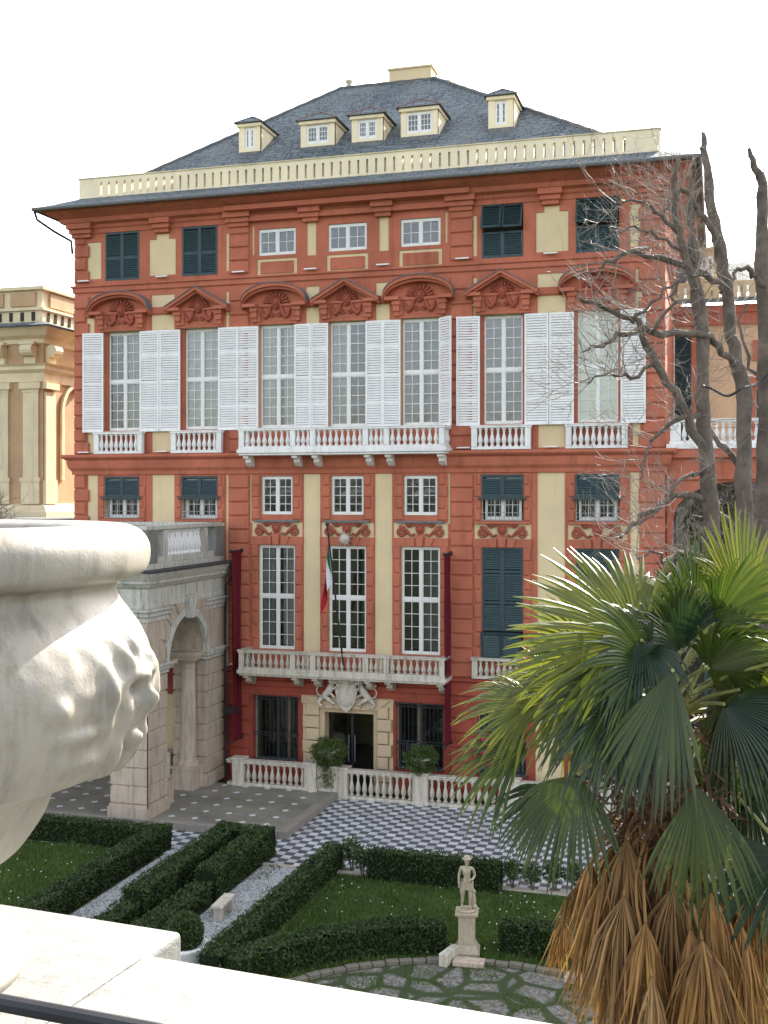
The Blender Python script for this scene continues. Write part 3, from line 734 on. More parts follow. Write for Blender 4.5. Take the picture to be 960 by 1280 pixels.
for f in (-1, 1):
    q = MB()
    q.tube([(c0+f*.95,-.3,3.33),(c0+f*.8,-.32,3.5),(c0+f*.62,-.34,3.72),(c0+f*.55,-.34,3.9)], [.1,.13,.14,.11], 8)     # body
    q.blob((c0+f*.52,-.38,4.02), .15, 1, .9, 1, 9, 7, .08); q.blob((c0+f*.40,-.42,3.98), .08, 1.1, .8, .8, 6, 5)          # mane, muzzle
    q.tube([(c0+f*.6,-.38,3.8),(c0+f*.45,-.42,3.74),(c0+f*.36,-.4,3.82)], [.06,.05,.04], 6)
    q.tube([(c0+f*.68,-.38,3.62),(c0+f*.5,-.42,3.5),(c0+f*.42,-.4,3.42)], [.06,.05,.045], 6)
    q.tube([(c0+f*.85,-.36,3.45),(c0+f*.62,-.38,3.3),(c0+f*.52,-.36,3.2),(c0+f*.42,-.38,3.2)], [.1,.08,.05,.05], 6)
    q.tube([(c0+f*.95,-.34,3.38),(c0+f*1.08,-.34,3.22),(c0+f*1.0,-.34,3.1),(c0+f*.9,-.36,3.1)], [.1,.07,.05,.05], 6)
    q.tube([(c0+f*.95,-.3,3.42),(c0+f*1.12,-.3,3.5),(c0+f*1.16,-.3,3.68),(c0+f*1.04,-.3,3.82),(c0+f*1.14,-.3,3.92)], [.035,.03,.03,.035,.05], 5)
    q.build('lion_supporter', M['old_marble'], arms, smooth=True)
# sunburst over the middle door
q = MB(); q.lathe([(0.01,0),(.16,0),(.16,.05),(.05,.1),(.01,.1)], (0,0,0), 16)
for k in range(20):
    a = 2*math.pi*k/20; c_, s_ = math.cos(a), math.sin(a); L_ = .31 if k % 2 else .26
    q.add([(.15*c_-.03*s_,.15*s_+.03*c_,.0),(.15*c_+.03*s_,.15*s_-.03*c_,.0),(L_*c_,L_*s_,.02),(.15*c_,.15*s_,.06)],[(0,1,2),(0,2,3),(1,3,2),(0,3,1)])
sb = q.build('sunburst_emblem', M['old_marble'], pal, (0.0, -.36, 9.24)); sb.rotation_euler = (R(90), 0, 0)
# small lamp bars on the facade
for (x, z) in [(-10.9,19.25),(-7.5,19.25),(-4.3,19.25),(-1.4,19.2),(1.4,19.2),(4.35,19.25),(7.5,19.25),(10.6,19.25),(-10.9,12.5),(-7.5,12.5),(7.5,12.5),(-4.4,4.42),(4.4,12.5)]:
    MB().box(-.24, .24, -.2, -.1, 0, .045).box(-.02,.02,-.1,-.03,.0,.04).build('light_bar', M['paint_white'], pal, (x, -.02, z))
# ---- eaves, gutter, roof, parapet
SLOPE = 7.4/9.0
e = MB(); e.ring([(1.12, 21.98), (1.12, 22.03), (-.25, 22.66)], -W2, W2, 0, 18.5); e.build('eaves', M['slate'], pal, uv=True)
MB().ring([(1.1, 21.96), (.0, 21.985)], -W2, W2, 0, 18.5).build('eaves_soffit', M['slate_edge'], pal)
g_ = MB()
for a, b in (((-W2-1.18,-1.18),(W2+1.18,-1.18)), ((W2+1.18,-1.18),(W2+1.18,18)), ((-W2-1.18,-1.18),(-W2-1.18,18))):
    g_.tube([(a[0],a[1],21.97),(b[0],b[1],21.97)], .075, 8)
gut = g_.build('gutter', M['slate_edge'], pal)
MB().tube([(-W2-1.15,-1.1,21.9),(-W2-1.1,-1.0,21.6),(-W2-.6,-.6,21.2),(-W2-.15,-.1,20.9),(-W2-.12,-.05,20.4)], .05, 8).build('downpipe', M['iron'], pal)
rf = MB(); y0, y1, zr0 = .45, 18.05, 22.62; ux0, ux1 = -11.1, 11.1; rl_, rr_ = (-3.4, 9.4), (1.0, 9.4); zr = zr0+6.75
A_, B_, C_, D_ = (ux0,y0,zr0),(ux1,y0,zr0),(ux1,y1,zr0),(ux0,y1,zr0); E_, F_ = (rl_[0],rl_[1],zr),(rr_[0],rr_[1],zr)
def subq(a, b, c, d, n, m):     # bilinear patch, slightly uneven like real slates
    a, b, c, d = map(Vector, (a, b, c, d)); vs = []; fs = []
    nm = (b-a).cross(d-a).normalized()
    for j in range(m+1):
        for i in range(n+1):
            s, t = i/n, j/m; p = (a*(1-s)+b*s)*(1-t)+(d*(1-s)+c*s)*t
            k = noise.noise(p*.45)*.05+noise.noise(p*2.1)*.018
            if i in (0, n) or j in (0, m): k = 0
            vs.append(p+nm*k)
    for j in range(m):
        for i in range(n): fs.append((j*(n+1)+i, j*(n+1)+i+1, (j+1)*(n+1)+i+1, (j+1)*(n+1)+i))
    rf.add(vs, fs)
subq(A_, B_, F_, E_, 60, 30); subq(C_, D_, E_, F_, 10, 6)
rf.add([A_, E_, D_, B_, F_, C_], [(1,0,2),(3,4,5)])
roof = rf.build('roof', M['slate'], pal, uv=True)
hp = MB()
for a, b in ((A_,E_),(B_,F_),(E_,F_)):
    a, b = Vector(a), Vector(b); n = int((b-a).length/.4)
    hp.tube([a+(b-a)*k/n+Vector((0,0,.03+(k % 2)*.02)) for k in range(n+1)], .07, 5)
hp.build('ridge_capping', M['slate_edge'], roof)
pp = MB(); x = -11.25; yb0, yb1 = .15, .4
zp0, zp1 = 22.5, 23.38
pp.box(-11.3, -10.35, yb0, yb1, zp0, zp1); pp.box(10.3, 11.2, yb0, yb1, zp0, zp1)
n = 60; stp = (10.3+10.35)/n
for k in range(n):
    a = -10.35+k*stp
    pp.box(a+.085, a+stp, yb0, yb1, zp0, zp1-.17) if k < n else None
pp.box(-10.35, 10.3, yb0, yb1, zp1-.17, zp1); pp.box(-10.35, 10.3, yb0+.02, yb1-.02, zp0, zp0+.2)
for xs in (-11.3, 10.95):
    for k in range(48): pp.box(xs, xs+.25, .4+k*.36, .4+k*.36+.28, zp0, zp1-.17)
    pp.box(xs, xs+.25, .4, 17.8, zp1-.17, zp1)
pp.build('parapet', M['parapet'], pal)
pc = MB(); pc.box(-11.34, 11.24, yb0-.04, yb1+.04, zp1+.001, zp1+.04); pc.build('parapet_coping', M['ochre'], pal)
def roof_hit(px, py):
    d = P(px, py, 1)-Vector((0,0,CAMZ)); o_ = Vector((0,0,CAMZ))
    # z = zr0 + (Y-40-y0)*7.5/8.95
    k = 6.75/8.95; t = (zr0-k*(40+y0)-CAMZ)/(d.z-k*d.y); p = o_+d*t; return p-Vector((XC, 40, 0))
def dormer(px, py, wd, hh, ww):
    b = roof_hit(px, py); k = 6.75/8.95; dep = hh/k+.35
    q = MB(); hw = wd/2; zt = hh
    # front wall with window hole, cheeks
    layer(q, -hw, hw, -.15, zt, [(-ww/2, ww/2, .22, hh-.14)], 0, .12)
    for s_ in (-1, 1): q.add([(s_*hw,0,-.15),(s_*hw,dep,zt),(s_*hw,0,zt),(s_*(hw-.05),0,-.15),(s_*(hw-.05),dep,zt),(s_*(hw-.05),0,zt)],[(0,1,2),(5,4,3)])
    q.box(-hw-.06, hw+.06, -.1, .0, zt-.12, zt)
    for s_ in (-1, 1): q.box(s_*(hw+.03)-.03, s_*(hw+.03)+.03, .001, dep, zt-.12, zt)
    d_ = q.build('dormer', M['parapet'], pal, tuple(b))
    q = MB(); o_ = .16; rz = zt+.02; apx = .46*min(1, wd/1.3)+.05; back = dep+.6
    a1, a2 = (-hw-o_, -o_-.05, rz), (hw+o_, -o_-.05, rz); b1, b2 = (-hw-o_, back, rz), (hw+o_, back, rz)
    t1, t2 = (0, hw*.75, rz+apx), (0, back+apx/k, rz+apx)
    q.add([a1, a2, b1, b2, t1, t2], [(0,1,4), (1,3,5,4), (2,0,4,5), (0,2,3,1)])
    q.build('dormer_roof', M['slate'], d_, uv=True)
    q = MB(); q.tube([a1, t1], .035, 5); q.tube([a2, t1], .035, 5); q.tube([t1, t2], .035, 5); q.build('ridge_tiles', simple('old_ridge_tile', (.2,.12,.1), .8, .3, .4) if wd > 1.2 else M['slate_edge'], d_)
    cols = 3 if ww > .7 else 1
    f, g = window_meshes(ww, hh-.38, cols if cols > 1 else 1, 3, None)
    f.build('window', M['paint_white_win'], d_, (0, .03, .23)); g.build('pane', M['glass'], d_, (0, .03, .23))
    MB().box(-hw+.06, hw-.06, .5, .55, .0, zt-.05).build('room_shade_panel', M['dark_shade'], d_)
    MB().box(-hw-.01, hw+.01, -.03, .02, -.1, .1).build('lead_apron', M['slate_edge'], d_)
for a in ((312, 193, .95, 1.25, .42), (397, 186, 1.45, 1.12, .95), (459, 180, 1.3, 1.12, .78), (524, 173, 1.5, 1.2, 1.05), (626, 163, .98, 1.3, .46)): dormer(*a)
q = MB(); b = P(516, 112, 51.6)-Vector((XC,40,0)); q.box(-.98, .98, -.5, .6, -.9, .78); q.box(-1.04, 1.04, -.56, .66, .781, .86); ch = q.build('chimney', M['cream'], pal, tuple(b))
q = MB(); b = P(436, 112, 52.6)-Vector((XC,40,0)); q.lathe([(.28,-.5),(.22,-.1),(.13,.05),(.12,.3),(.18,.32),(.18,.42),(.1,.44)], (0,0,0), 10); q.build('chimney', M['old_marble'], pal, tuple(b))
q = MB(); b = P(556, 108, 52.5)-Vector((XC,40,0)); q.box(-.3, .3, -.3, .3, -.7, .1); q.box(-.35, .35, -.35, .35, .101, .18); q.build('chimney', M['ochre'], pal, tuple(b))

# ================================================================== FLAG AND BANNERS
fl = empty('flag', (XC, 39.1, 4.4), 'limp green, white and red flag on a black leaning pole above the palace portal', 'flag')
def L(px, py, Y):     # point on the plane Y=const, relative to the flag
    a = (px-480)/FPX; d = Vector((a*CC-SS, a*SS+CC, (HY-py)/FPX)); return d*(Y/d.y)+Vector((0,0,CAMZ))-Vector((XC,39.1,4.4))
p0, p1 = L(430, 838, 39.05), L(409, 657, 38.2)
MB().tube([p0, p1], [.04, .032], 8).blob(tuple(p1+Vector((0,0,.05))), .07).build('pole', M['iron'], fl)
q = MB(); NX, NZ = 16, 22; vs = []
ph = p0+(p1-p0)*.93
for j in range(NZ+1):
    t = j/NZ; anchor = ph+(p0-p1)*.34*t*.55
    width = .52*(1-.35*abs(t-.45)); 
    for i in range(NX+1):
        s = i/NX
        vs.append((anchor.x-.02-s*width*(.25+.75*t)*.9, anchor.y-.02+.10*math.sin(s*11+t*2)*(.4+t)+.05*math.sin(s*5), ph.z-.1-t*1.5-s*1.75*(1-.15*t)))
q.add(vs, [(j*(NX+1)+i, j*(NX+1)+i+1, (j+1)*(NX+1)+i+1, (j+1)*(NX+1)+i) for j in range(NZ) for i in range(NX)])
t = NT('flag_cloth'); sx = t.n.new('ShaderNodeSeparateXYZ'); t.link(t.tc.outputs['UV'], sx.inputs[0])
col = t.mix(t.math('GREATER_THAN', sx.outputs[0], .28), (.015,.13,.07,1), (.68,.68,.68,1)); col = t.mix(t.math('GREATER_THAN', sx.outputs[0], .52), col, (.42,.025,.04,1))
M['flag'] = t.fin(col, .75, .2)
fo = q.build('cloth', M['flag'], fl, smooth=True); ul = fo.data.uv_layers.new(name='UVMap')
for pl in fo.data.polygons:
    for li in pl.loop_indices:
        vi = fo.data.loops[li].vertex_index; i, j = vi % (NX+1), vi//(NX+1); ul.data[li].uv = (i/NX*.75+j/NZ*.32, j/NZ)
def banner(x, z0, z1, label):
    r = empty('banner', (x, 40, z0), label, 'banner', 'dark red banners hung square to the facade')
    q = MB(); vs = []; n = 14
    for j in range(31):
        for i in range(n+1):
            yy = -1.0+i*.85/n; vs.append((.05*math.sin(i*1.1+j*.12)+.02*math.sin(i*2.9), yy, (z1-z0)*j/30))
    q.add(vs, [(j*(n+1)+i, j*(n+1)+i+1, (j+1)*(n+1)+i+1, (j+1)*(n+1)+i) for j in range(30) for i in range(n)])
    q.build('cloth', M['banner'], r, smooth=True)
    for z in (0, z1-z0): 
        MB().tube([(0,-.05,z),(0,-1.08,z)], .03, 8).blob((0,-1.1,z), .07).blob((.0,-.08,z), .09).build('rod', M['iron'], r)
banner(-9.25, 2.0, 8.75, 'long narrow dark red banner between the middle balcony and the green shuttered windows')
banner(-17.35, 1.7, 8.75, 'long dark red banner beside the stone arch, left of the lower balcony')
fd = empty('floodlight', (-17.45, 39.55, 2.75), 'small black floodlight on a bracket beside the stone arch', 'lamp')
MB().box(-.2,.2,-.42,-.12,-.02,.2).box(-.22,.22,-.44,-.40,-.04,.22).build('housing', M['iron'], fd); MB().tube([(0,.0,-.3),(0,-.2,-.2),(0,-.25,-.02)], .03, 6).tube([(0,.4,-.3),(0,-.02,-.3)], .03, 6).build('bracket', M['iron'], fd)

# ================================================================== STONE BALUSTRADES ON THE TERRACE
def garden_balustrade(x0, x1, Y, zb, h, posts, label, post_w=.45):
    r = empty('stone_balustrade', (x0, Y, zb), label, 'balustrade', 'stone balustrades in front of the palace')
    bm_ = baluster_mesh(h-.22, 1.05).mesh('baluster', M['old_marble'], smooth=True)
    q = MB(); q.box(0, x1-x0, -.13, .13, 0, .11); q.box(0, x1-x0, -.14, .14, h-.11, h-.03); q.box(-.02, x1-x0+.02, -.17, .17, h-.03, h+.02)
    bevel(q.build('rail', M['old_marble'], r), .01, 1)
    ps = sorted(p-x0 for p in posts)
    for p in ps:
        q = MB(); q.box(p-post_w/2, p+post_w/2, -.19, .19, 0, h+.03); q.box(p-post_w/2-.05, p+post_w/2+.05, -.24, .24, h+.03, h+.1); q.box(p-post_w/2-.04, p+post_w/2+.04, -.22, .22, -.0, .12)
        bevel(q.build('pillar', M['old_marble'], r), .012, 1)
    for a, b in zip(ps[:-1], ps[1:]):
        a += post_w/2; b -= post_w/2; n = max(1, int(round((b-a)/.235)))
        for k in range(n): put('baluster', bm_, r, (a+(b-a)*(k+.5)/n, 0, .11))
    return r
garden_balustrade(-17.3, -13.95, 38.55, .25, .92, [-16.85, -14.05], 'short stone balustrade between the arch and the first potted shrub')
garden_balustrade(-13.1, 2.0, 38.75, .0, 1.03, [-13.0, -10.05, -6.85, -3.55, -.3, 2.0], 'long stone balustrade behind the checkered terrace', .55)
bb = tag(MB().box(-.45,.45,-.2,.2,0,.85).box(-.5,.5,-.24,.24,.851,.92).build('stone_block', M['old_marble'], None, (-13.5, 38.7, .25)), 'plain stone block carrying the first potted shrub left of the long balustrade', 'pedestal')
garden_balustrade(-27, -19.6, 38.6, .25, .95, [-26.5, -23.6, -20.9, -19.8], 'stone balustrade seen under the urn behind the portico pier')
# feathery shrubs in stone bowls
def bowl_profile(): return [(.16,0),(.17,.05),(.08,.1),(.09,.16),(.26,.24),(.36,.38),(.39,.46),(.43,.48),(.43,.53),(.36,.53),(.30,.45)]
def leaf_mesh(name, pts, nrm, size, mat, core=None, elong=1.6, jit=.8):
    pts = np.asarray(pts, float); n = len(pts); d = rng.normal(size=(n,3)); d = d*jit+np.asarray(nrm)*.8; d /= np.linalg.norm(d,axis=1)[:,None]
    t = np.cross(d, rng.normal(size=(n,3))); t /= np.linalg.norm(t,axis=1)[:,None]; sz = size*(rng.uniform(.6,1.3,n))[:,None]
    v = np.stack([pts-t*sz*.5, pts+d*sz*elong, pts+t*sz*.5], 1).reshape(-1,3)
    f = np.arange(3*n).reshape(-1,3)
    q = MB(); q.v = [tuple(a) for a in v]; q.f = [tuple(a) for a in f]
    return q
def potted_shrub(x, y, z, r, label, tail=False):
    e_ = empty('potted_shrub', (x,y,z), label, 'potted plant', 'potted shrubs on the terrace pillars')
    MB().lathe(bowl_profile(), n=20).build('bowl', M['old_marble'], e_, smooth=True)
    N = 5200; d = rng.normal(size=(N,3)); d /= np.linalg.norm(d,axis=1)[:,None]; rr = r*rng.uniform(.45,1.0,N)**.6*(1+.18*np.sin(d[:,0]*7+d[:,2]*5))
    pts = d*rr[:,None]*np.array([1,1,.85])+np.array([0,0,.42]); nr = d*.7+np.array([0,0,.1])
    if tail:
        k = 450; tp = np.stack([rng.normal(0,.16,k), -.3+rng.normal(0,.06,k), .25-rng.uniform(0,1.,k)],1); pts = np.vstack([pts,tp]); nr = np.vstack([nr, np.tile([0,-.2,-1],(k,1))])
    leaf_mesh('foliage', pts, nr, .035, M['plant'], elong=2.8).build('foliage', M['plant'], e_)
potted_shrub(-13.45, 38.7, 1.17, .62, 'rounded feathery shrub trailing from a stone bowl, left of the palace door', True)
potted_shrub(-10.05, 38.75, 1.13, .56, 'rounded feathery shrub in a stone bowl, right of the palace door')
e_ = empty('stone_bowl', (-3.55, 38.75, 1.13), 'empty pale stone bowl on the balustrade pillar seen through the palm leaves', 'bowl')
MB().lathe([(r*1.05,z*1.1) for r,z in bowl_profile()], n=20).build('basin', M['white_marble'], e_, smooth=True)
MB().lathe([(.30,0),(.28,.05),(.2,.07)], (0,0,-.0), 16).build('foot', M['white_marble'], e_, smooth=True)
tag(bevel(MB().box(-.36,.36,0,.03,0,1.15).box(-.39,-.36,-.02,.05,-.02,1.17).box(.36,.39,-.02,.05,-.02,1.17).build('pink_poster', simple('magenta_poster', (.42,.02,.10), .6, .2, .08), None, (-7.72, 39.72, 1.25)), .004,1), 'plain magenta poster leaning inside the barred ground floor window', 'poster')

# ================================================================== STONE PORTICO WITH ARCH
pt = empty('stone_portico', (-17.9, 33.5, .25), 'weathered stone portico with round arch and balustraded roof left of the palace door', 'portico')
# local frame: x 0 = right face (world x -17.9), y 0 = front face, z 0 floor
DY = 6.0; TX = -1.35; XL = -7.6
def arch_wall_yz(mb, x0, x1, y0, y1, zs, rad, zt, cyc):
    """wall slab spanning x0..x1, along y, with a round arch opening centred cyc."""
    N = 20
    for a, b in ((y0, cyc-rad), (cyc+rad, y1)): mb.box(x0, x1, a, b, zs, zt)
    pts = [(cyc-rad*math.cos(math.pi*k/N), zs+rad*math.sin(math.pi*k/N)) for k in range(N+1)]
    for (a, b), (c, d) in zip(pts[:-1], pts[1:]):
        mb.add([(x1,a,b),(x1,c,d),(x1,c,zt),(x1,a,zt),(x0,a,b),(x0,c,d),(x0,c,zt),(x0,a,zt)], [(0,1,2,3),(7,6,5,4),(0,4,5,1)])
q = MB(); arch_wall_yz(q, TX, 0, 0, DY, 4.95, 1.5, 7.0, 2.95)
q.build('arch_wall', M['arch_stone'], pt)
q = MB()      # same arch turned for the front side
N = 20; cx_ = -4.2; rad = 1.7
for a, b in ((XL, cx_-rad), (cx_+rad, TX-.001)): q.box(a, b, .003, 1.3, 4.95, 7.0)
pts = [(cx_-rad*math.cos(math.pi*k/N), 4.95+rad*math.sin(math.pi*k/N)) for k in range(N+1)]
for (a, b), (c, d) in zip(pts[:-1], pts[1:]):
    q.add([(a,.003,b),(c,.003,d),(c,.003,7.0),(a,.003,7.0),(a,1.3,b),(c,1.3,d)], [(0,1,2,3),(0,4,5,1)])
q.build('arch_wall', M['arch_stone'], pt)
def pier(x0, x1, y0, y1):
    core = MB(); core.box(x0+.05, x1-.05, y0+.05, y1-.05, 0, 4.95)
    core.box(x0-.07, x1+.07, y0-.07, y1+.07, 0, .35); core.box(x0-.03, x1+.03, y0-.03, y1+.03, .351, .45)
    n = 7; z0 = .45; h = (4.6-z0)/n
    for k in range(n):
        a, b = z0+k*h+.012, z0+(k+1)*h-.012; c = .035
        v = []
        for zz, o_ in ((a, .05), (a+c, 0), (b-c, 0), (b, .05)): v += [(x0+o_,y0+o_,zz),(x1-o_,y0+o_,zz),(x1-o_,y1-o_,zz),(x0+o_,y1-o_,zz)]
        f = [(3,2,1,0),(12,13,14,15)]
        for i in range(3):
            for j in range(4): f.append((i*4+j, i*4+(j+1)%4, (i+1)*4+(j+1)%4, (i+1)*4+j))
        core.add(v, f)
    core.build('pier', M['arch_stone'], pt)
    MB().ring([(.0,4.6),(.04,4.62),(.04,4.7),(.1,4.76),(.12,4.86),(.16,4.9),(.16,4.96),(0,4.97)], x0, x1, y0, y1).build('impost', M['arch_top'], pt)
pier(TX, 0, 0, 1.42); pier(TX, 0, 4.5, DY); pier(XL, XL+1.35, 0, 1.42); pier(XL, XL+1.35, 4.5, DY)
q = MB(); N = 22   # archivolt and keystone on the right face
for k in range(N):
    a, b = math.pi*k/N, math.pi*(k+1)/N
    def pp_(t_, r_, x_): return (x_, 2.95-r_*math.cos(t_), 4.95+r_*math.sin(t_))
    q.add([pp_(a,1.46,.06),pp_(b,1.46,.06),pp_(b,1.72,.06),pp_(a,1.72,.06),pp_(a,1.46,-.1),pp_(b,1.46,-.1),pp_(b,1.72,.0),pp_(a,1.72,.0)],[(3,2,1,0),(0,1,5,4),(2,3,7,6)])
q.add([(.0,2.78,6.3),(.0,3.12,6.3),(.0,3.2,7.1),(.0,2.7,7.1),(.22,2.8,6.3),(.22,3.1,6.3),(.26,3.18,7.1),(.26,2.72,7.1)],[(4,5,6,7),(0,1,5,4),(1,2,6,5),(2,3,7,6),(3,0,4,7)])
q.build('archivolt', M['arch_top'], pt)
for k in range(9):
    if k == 4: continue
    q = MB()
    a = math.pi*(k+.5)/9; a0, a1 = a-.13, a+.13
    q.add([(.0,2.95-1.75*math.cos(a0),4.95+1.75*math.sin(a0)),(.0,2.95-1.75*math.cos(a1),4.95+1.75*math.sin(a1)),(.0,2.95-2.15*math.cos(a1),min(6.95,4.95+2.15*math.sin(a1))),(.0,2.95-2.15*math.cos(a0),min(6.95,4.95+2.15*math.sin(a0))),
           (.05,2.95-1.75*math.cos(a0),4.95+1.75*math.sin(a0)),(.05,2.95-1.75*math.cos(a1),4.95+1.75*math.sin(a1)),(.05,2.95-2.15*math.cos(a1),min(6.95,4.95+2.15*math.sin(a1))),(.05,2.95-2.15*math.cos(a0),min(6.95,4.95+2.15*math.sin(a0)))],[(7,6,5,4),(0,1,5,4),(1,2,6,5),(2,3,7,6),(3,0,4,7)])
    q.build('voussoir', M['arch_stone'], pt)
for yc in (4.15, 1.75):       # tuscan columns at the jambs
    q = MB(); q.box(-1.0, -.15, yc-.42, yc+.42, 0, .75); q.box(-1.05, -.1, yc-.46, yc+.46, .751, .84)
    q.lathe([(.38,.84),(.38,.94),(.33,.97),(.33,1.02),(.29,1.06),(.285,2.4),(.25,4.35),(.28,4.38),(.25,4.42),(.25,4.52),(.33,4.6),(.36,4.66)], (-.57, yc, 0), 24); q.box(-1.0,-.14,yc-.43,yc+.43,4.66,4.80); q.box(-1.1,-.04,yc-.5,yc+.5,4.80,4.94)
    q.build('column', M['arch_stone'], pt)
CP = [(.0,6.4),(.04,6.42),(.04,6.55),(.1,6.6),(.1,6.7),(.16,6.76),(.16,6.82),(.04,6.84),(.04,6.86)]
for a, b in ((0, 1.42), (4.5, DY)): MB().ring(CP, TX, 0, a, b).build('capital', M['arch_top'], pt)
if 0: q.ring([(.0,6.4),(.04,6.42),(.04,6.55),(.1,6.6),(.1,6.7),(.16,6.76),(.16,6.82),(.04,6.84),(.04,6.86)], TX, 0, 4.5, DY)
MB().ring([(.0,6.86),(.06,6.87),(.06,7.0),(.03,7.02),(.03,7.5),(.12,7.56),(.2,7.66),(.24,7.7),(.24,7.76),(.34,7.9),(.4,8.0),(.4,8.04),(0,8.05)], XL, 0, 0, DY).build('entablature', M['arch_top'], pt)
MB().box(XL-.5, .5, -.5, DY+.02, 8.06, 8.13).build('slate_cornice_cover', simple('dark_slate_slab', (.05,.05,.052), .8, .3, .4, 6, bump=.3), pt)
MB().tube([(.03,-.03,0),(.03,-.03,4.6)], .022, 6).build('cable_pipe', M['iron'], pt)
q = MB(); q.box(XL, 0, 0, DY, 8.131, 8.32); q.build('roof_deck', M['arch_top'], pt)
q = MB()
for x, y in ((-.35,.35),(-.35,DY-.35),(XL+.35,.35),(XL+.35,DY-.35)): MB().box(x-.36,x+.36,y-.36,y+.36,8.33,9.42).build('corner_block', M['dark_block'], pt)
for y in (1.25, 4.4): MB().box(-.3,-.05,y,y+.3,8.33,9.4).build('post', M['arch_top'], pt)
q = MB()
for x0,x1,y0,y1 in ((-.42,-.08,.71,DY-.71),(XL+.08,XL+.42,.71,DY-.71)): 
    q.box(x0,x1,y0,y1,8.321,8.52); q.box(x0-.04,x1+.04,y0-.65,y1+.65,9.425,9.56)
for y0,y1 in ((.08,.42),(DY-.42,DY-.08)):
    q.box(XL+.71,-.71,y0,y1,8.322,8.521); q.box(XL+.0,-.48,y0-.04,y1+.04,9.43,9.565)
bevel(q.build('parapet_rail', M['arch_top'], pt), .012, 1)
bma = baluster_mesh(.9, 1.2).mesh('baluster', M['white_marble'], smooth=True)
for k in range(12): put('baluster', bma, pt, (-.25, 1.68+k*.238, 8.52))
for k in range(22): put('baluster', bma, pt, (-.95-k*.27, DY-.25, 8.52))
for k in range(22): put('baluster', bma, pt, (-.95-k*.27, .25, 8.52))
MB().tube([(.45,DY-.05,8.0),(.4,DY-.05,7.6),(.12,DY-.1,7.2),(.1,DY-.1,5.0),(.1,DY-.1,0)], .04, 8).build('downpipe', M['iron'], pt)
MB().quad((XL,0,4.0),(XL,DY,4.0),(XL,DY,7),(XL,0,7)).build('side_wall', M['arch_stone'], pt)
MB().box(XL+.1,-.1,.1,DY-.1,6.9,6.95).build('ceiling', M['arch_stone'], pt)

# ================================================================== LEFT NEIGHBOUR
lx, ly = -31.2, 48.0
lb = empty('cream_palace', (lx, ly, 0), 'pale cream and orange palace with paired pilasters and scroll brackets at the left edge', 'palace')
MB().box(-24, 0, 0, 16, -.2, 18.85).build('wall', M['orange'], lb)
K = .03847
def zz(py): return CAMZ+(HY-py)*K
lbw = (-24, 0, 0, 16)
MB().ring([(.0,zz(655)),(.5,zz(652)),(.5,zz(640)),(.3,zz(636)),(.2,zz(632)),(0,zz(630))], *lbw).build('ledge', M['ochre'], lb)
MB().ring([(.0,zz(478)),(.1,zz(477)),(.12,zz(466)),(.3,zz(462)),(.3,zz(458)),(.45,zz(455)),(0,zz(454))], *lbw).build('string_course', M['ochre'], lb)
MB().ring([(.0,zz(430)),(.1,zz(429)),(.15,zz(424)),(.4,zz(420)),(.6,zz(414)),(.75,zz(411)),(0,zz(410))], *lbw).build('cornice', M['ochre'], lb)
MB().ring([(.8,zz(411)),(.85,zz(409)),(.0,zz(402))], *lbw).build('eaves', M['slate'], lb, uv=True)
MB().ring([(-.1,zz(402)),(-.1,zz(388)),(.02,zz(387)),(.02,zz(384)),(-.2,zz(383)),(-.2,zz(362)),(.0,zz(361)),(.0,zz(357)),(-.4,zz(356))], *lbw).quad((-24,.0,zz(357)),(0,.0,zz(357)),(0,16,zz(357)),(-24,16,zz(357))).build('parapet', M['ochre'], lb)
q = MB()
for k in range(40): x = -.6-k*.62; q.box(x-.09, x+.09, .06, .1, zz(400), zz(389))
for k in range(24): y = .6+k*.62; q.box(-.1, -.06, y-.09, y+.09, zz(400), zz(389))
q.build('slot_shade_strips', M['dark_shade'], lb)  # dark strips on the parapet stand in for shaded gaps
q = MB()
for x0, x1 in ((-1.9,-.5),(-5.6,-2.3),(-9.8,-6.4)): q.box(x0, x1, .1, .19, zz(381), zz(364))
q.box(-.19,-.1,.8,4.6,zz(381),zz(364)); q.build('parapet_panels', M['orange'], lb)
for x in (-.62, -2.3, -3.85, -8.6, -10.2):
    q = MB(); q.box(x-.5, x+.5, -.16, -.001, zz(630), zz(600)); q.box(x-.56, x+.56, -.2, -.001, zz(602), zz(597)); q.box(x-.42, x+.42, -.12, -.001, zz(597), zz(490)); q.box(x-.46,x+.46,-.15,-.001,zz(490),zz(486)); q.box(x-.58, x+.58, -.24, -.001, zz(486), zz(478))
    q.build('pilaster', M['ochre'], lb)
    q = MB(); q.box(x-.3, x+.3, -.2, -.001, zz(455), zz(433)); q.tube([(x-.32,-.3,zz(438)),(x+.32,-.3,zz(438))], .3, 12); q.box(x-.42,x+.42,-.5,-.001,zz(431),zz(428)); q.build('scroll_bracket', M['ochre'], lb)
for y in (.5, 5.4):
    q = MB(); q.box(0.001, .16, y-.5, y+.5, zz(630), zz(600)); q.box(.001, .12, y-.42, y+.42, zz(600), zz(490)); q.box(.001, .24, y-.58, y+.58, zz(486), zz(478)); q.build('pilaster', M['ochre'], lb)
    q = MB(); q.box(.001,.2,y-.3,y+.3,zz(455),zz(433)); q.tube([(.3,y-.32,zz(438)),(.3,y+.32,zz(438))], .3, 12); q.build('scroll_bracket', M['ochre'], lb)
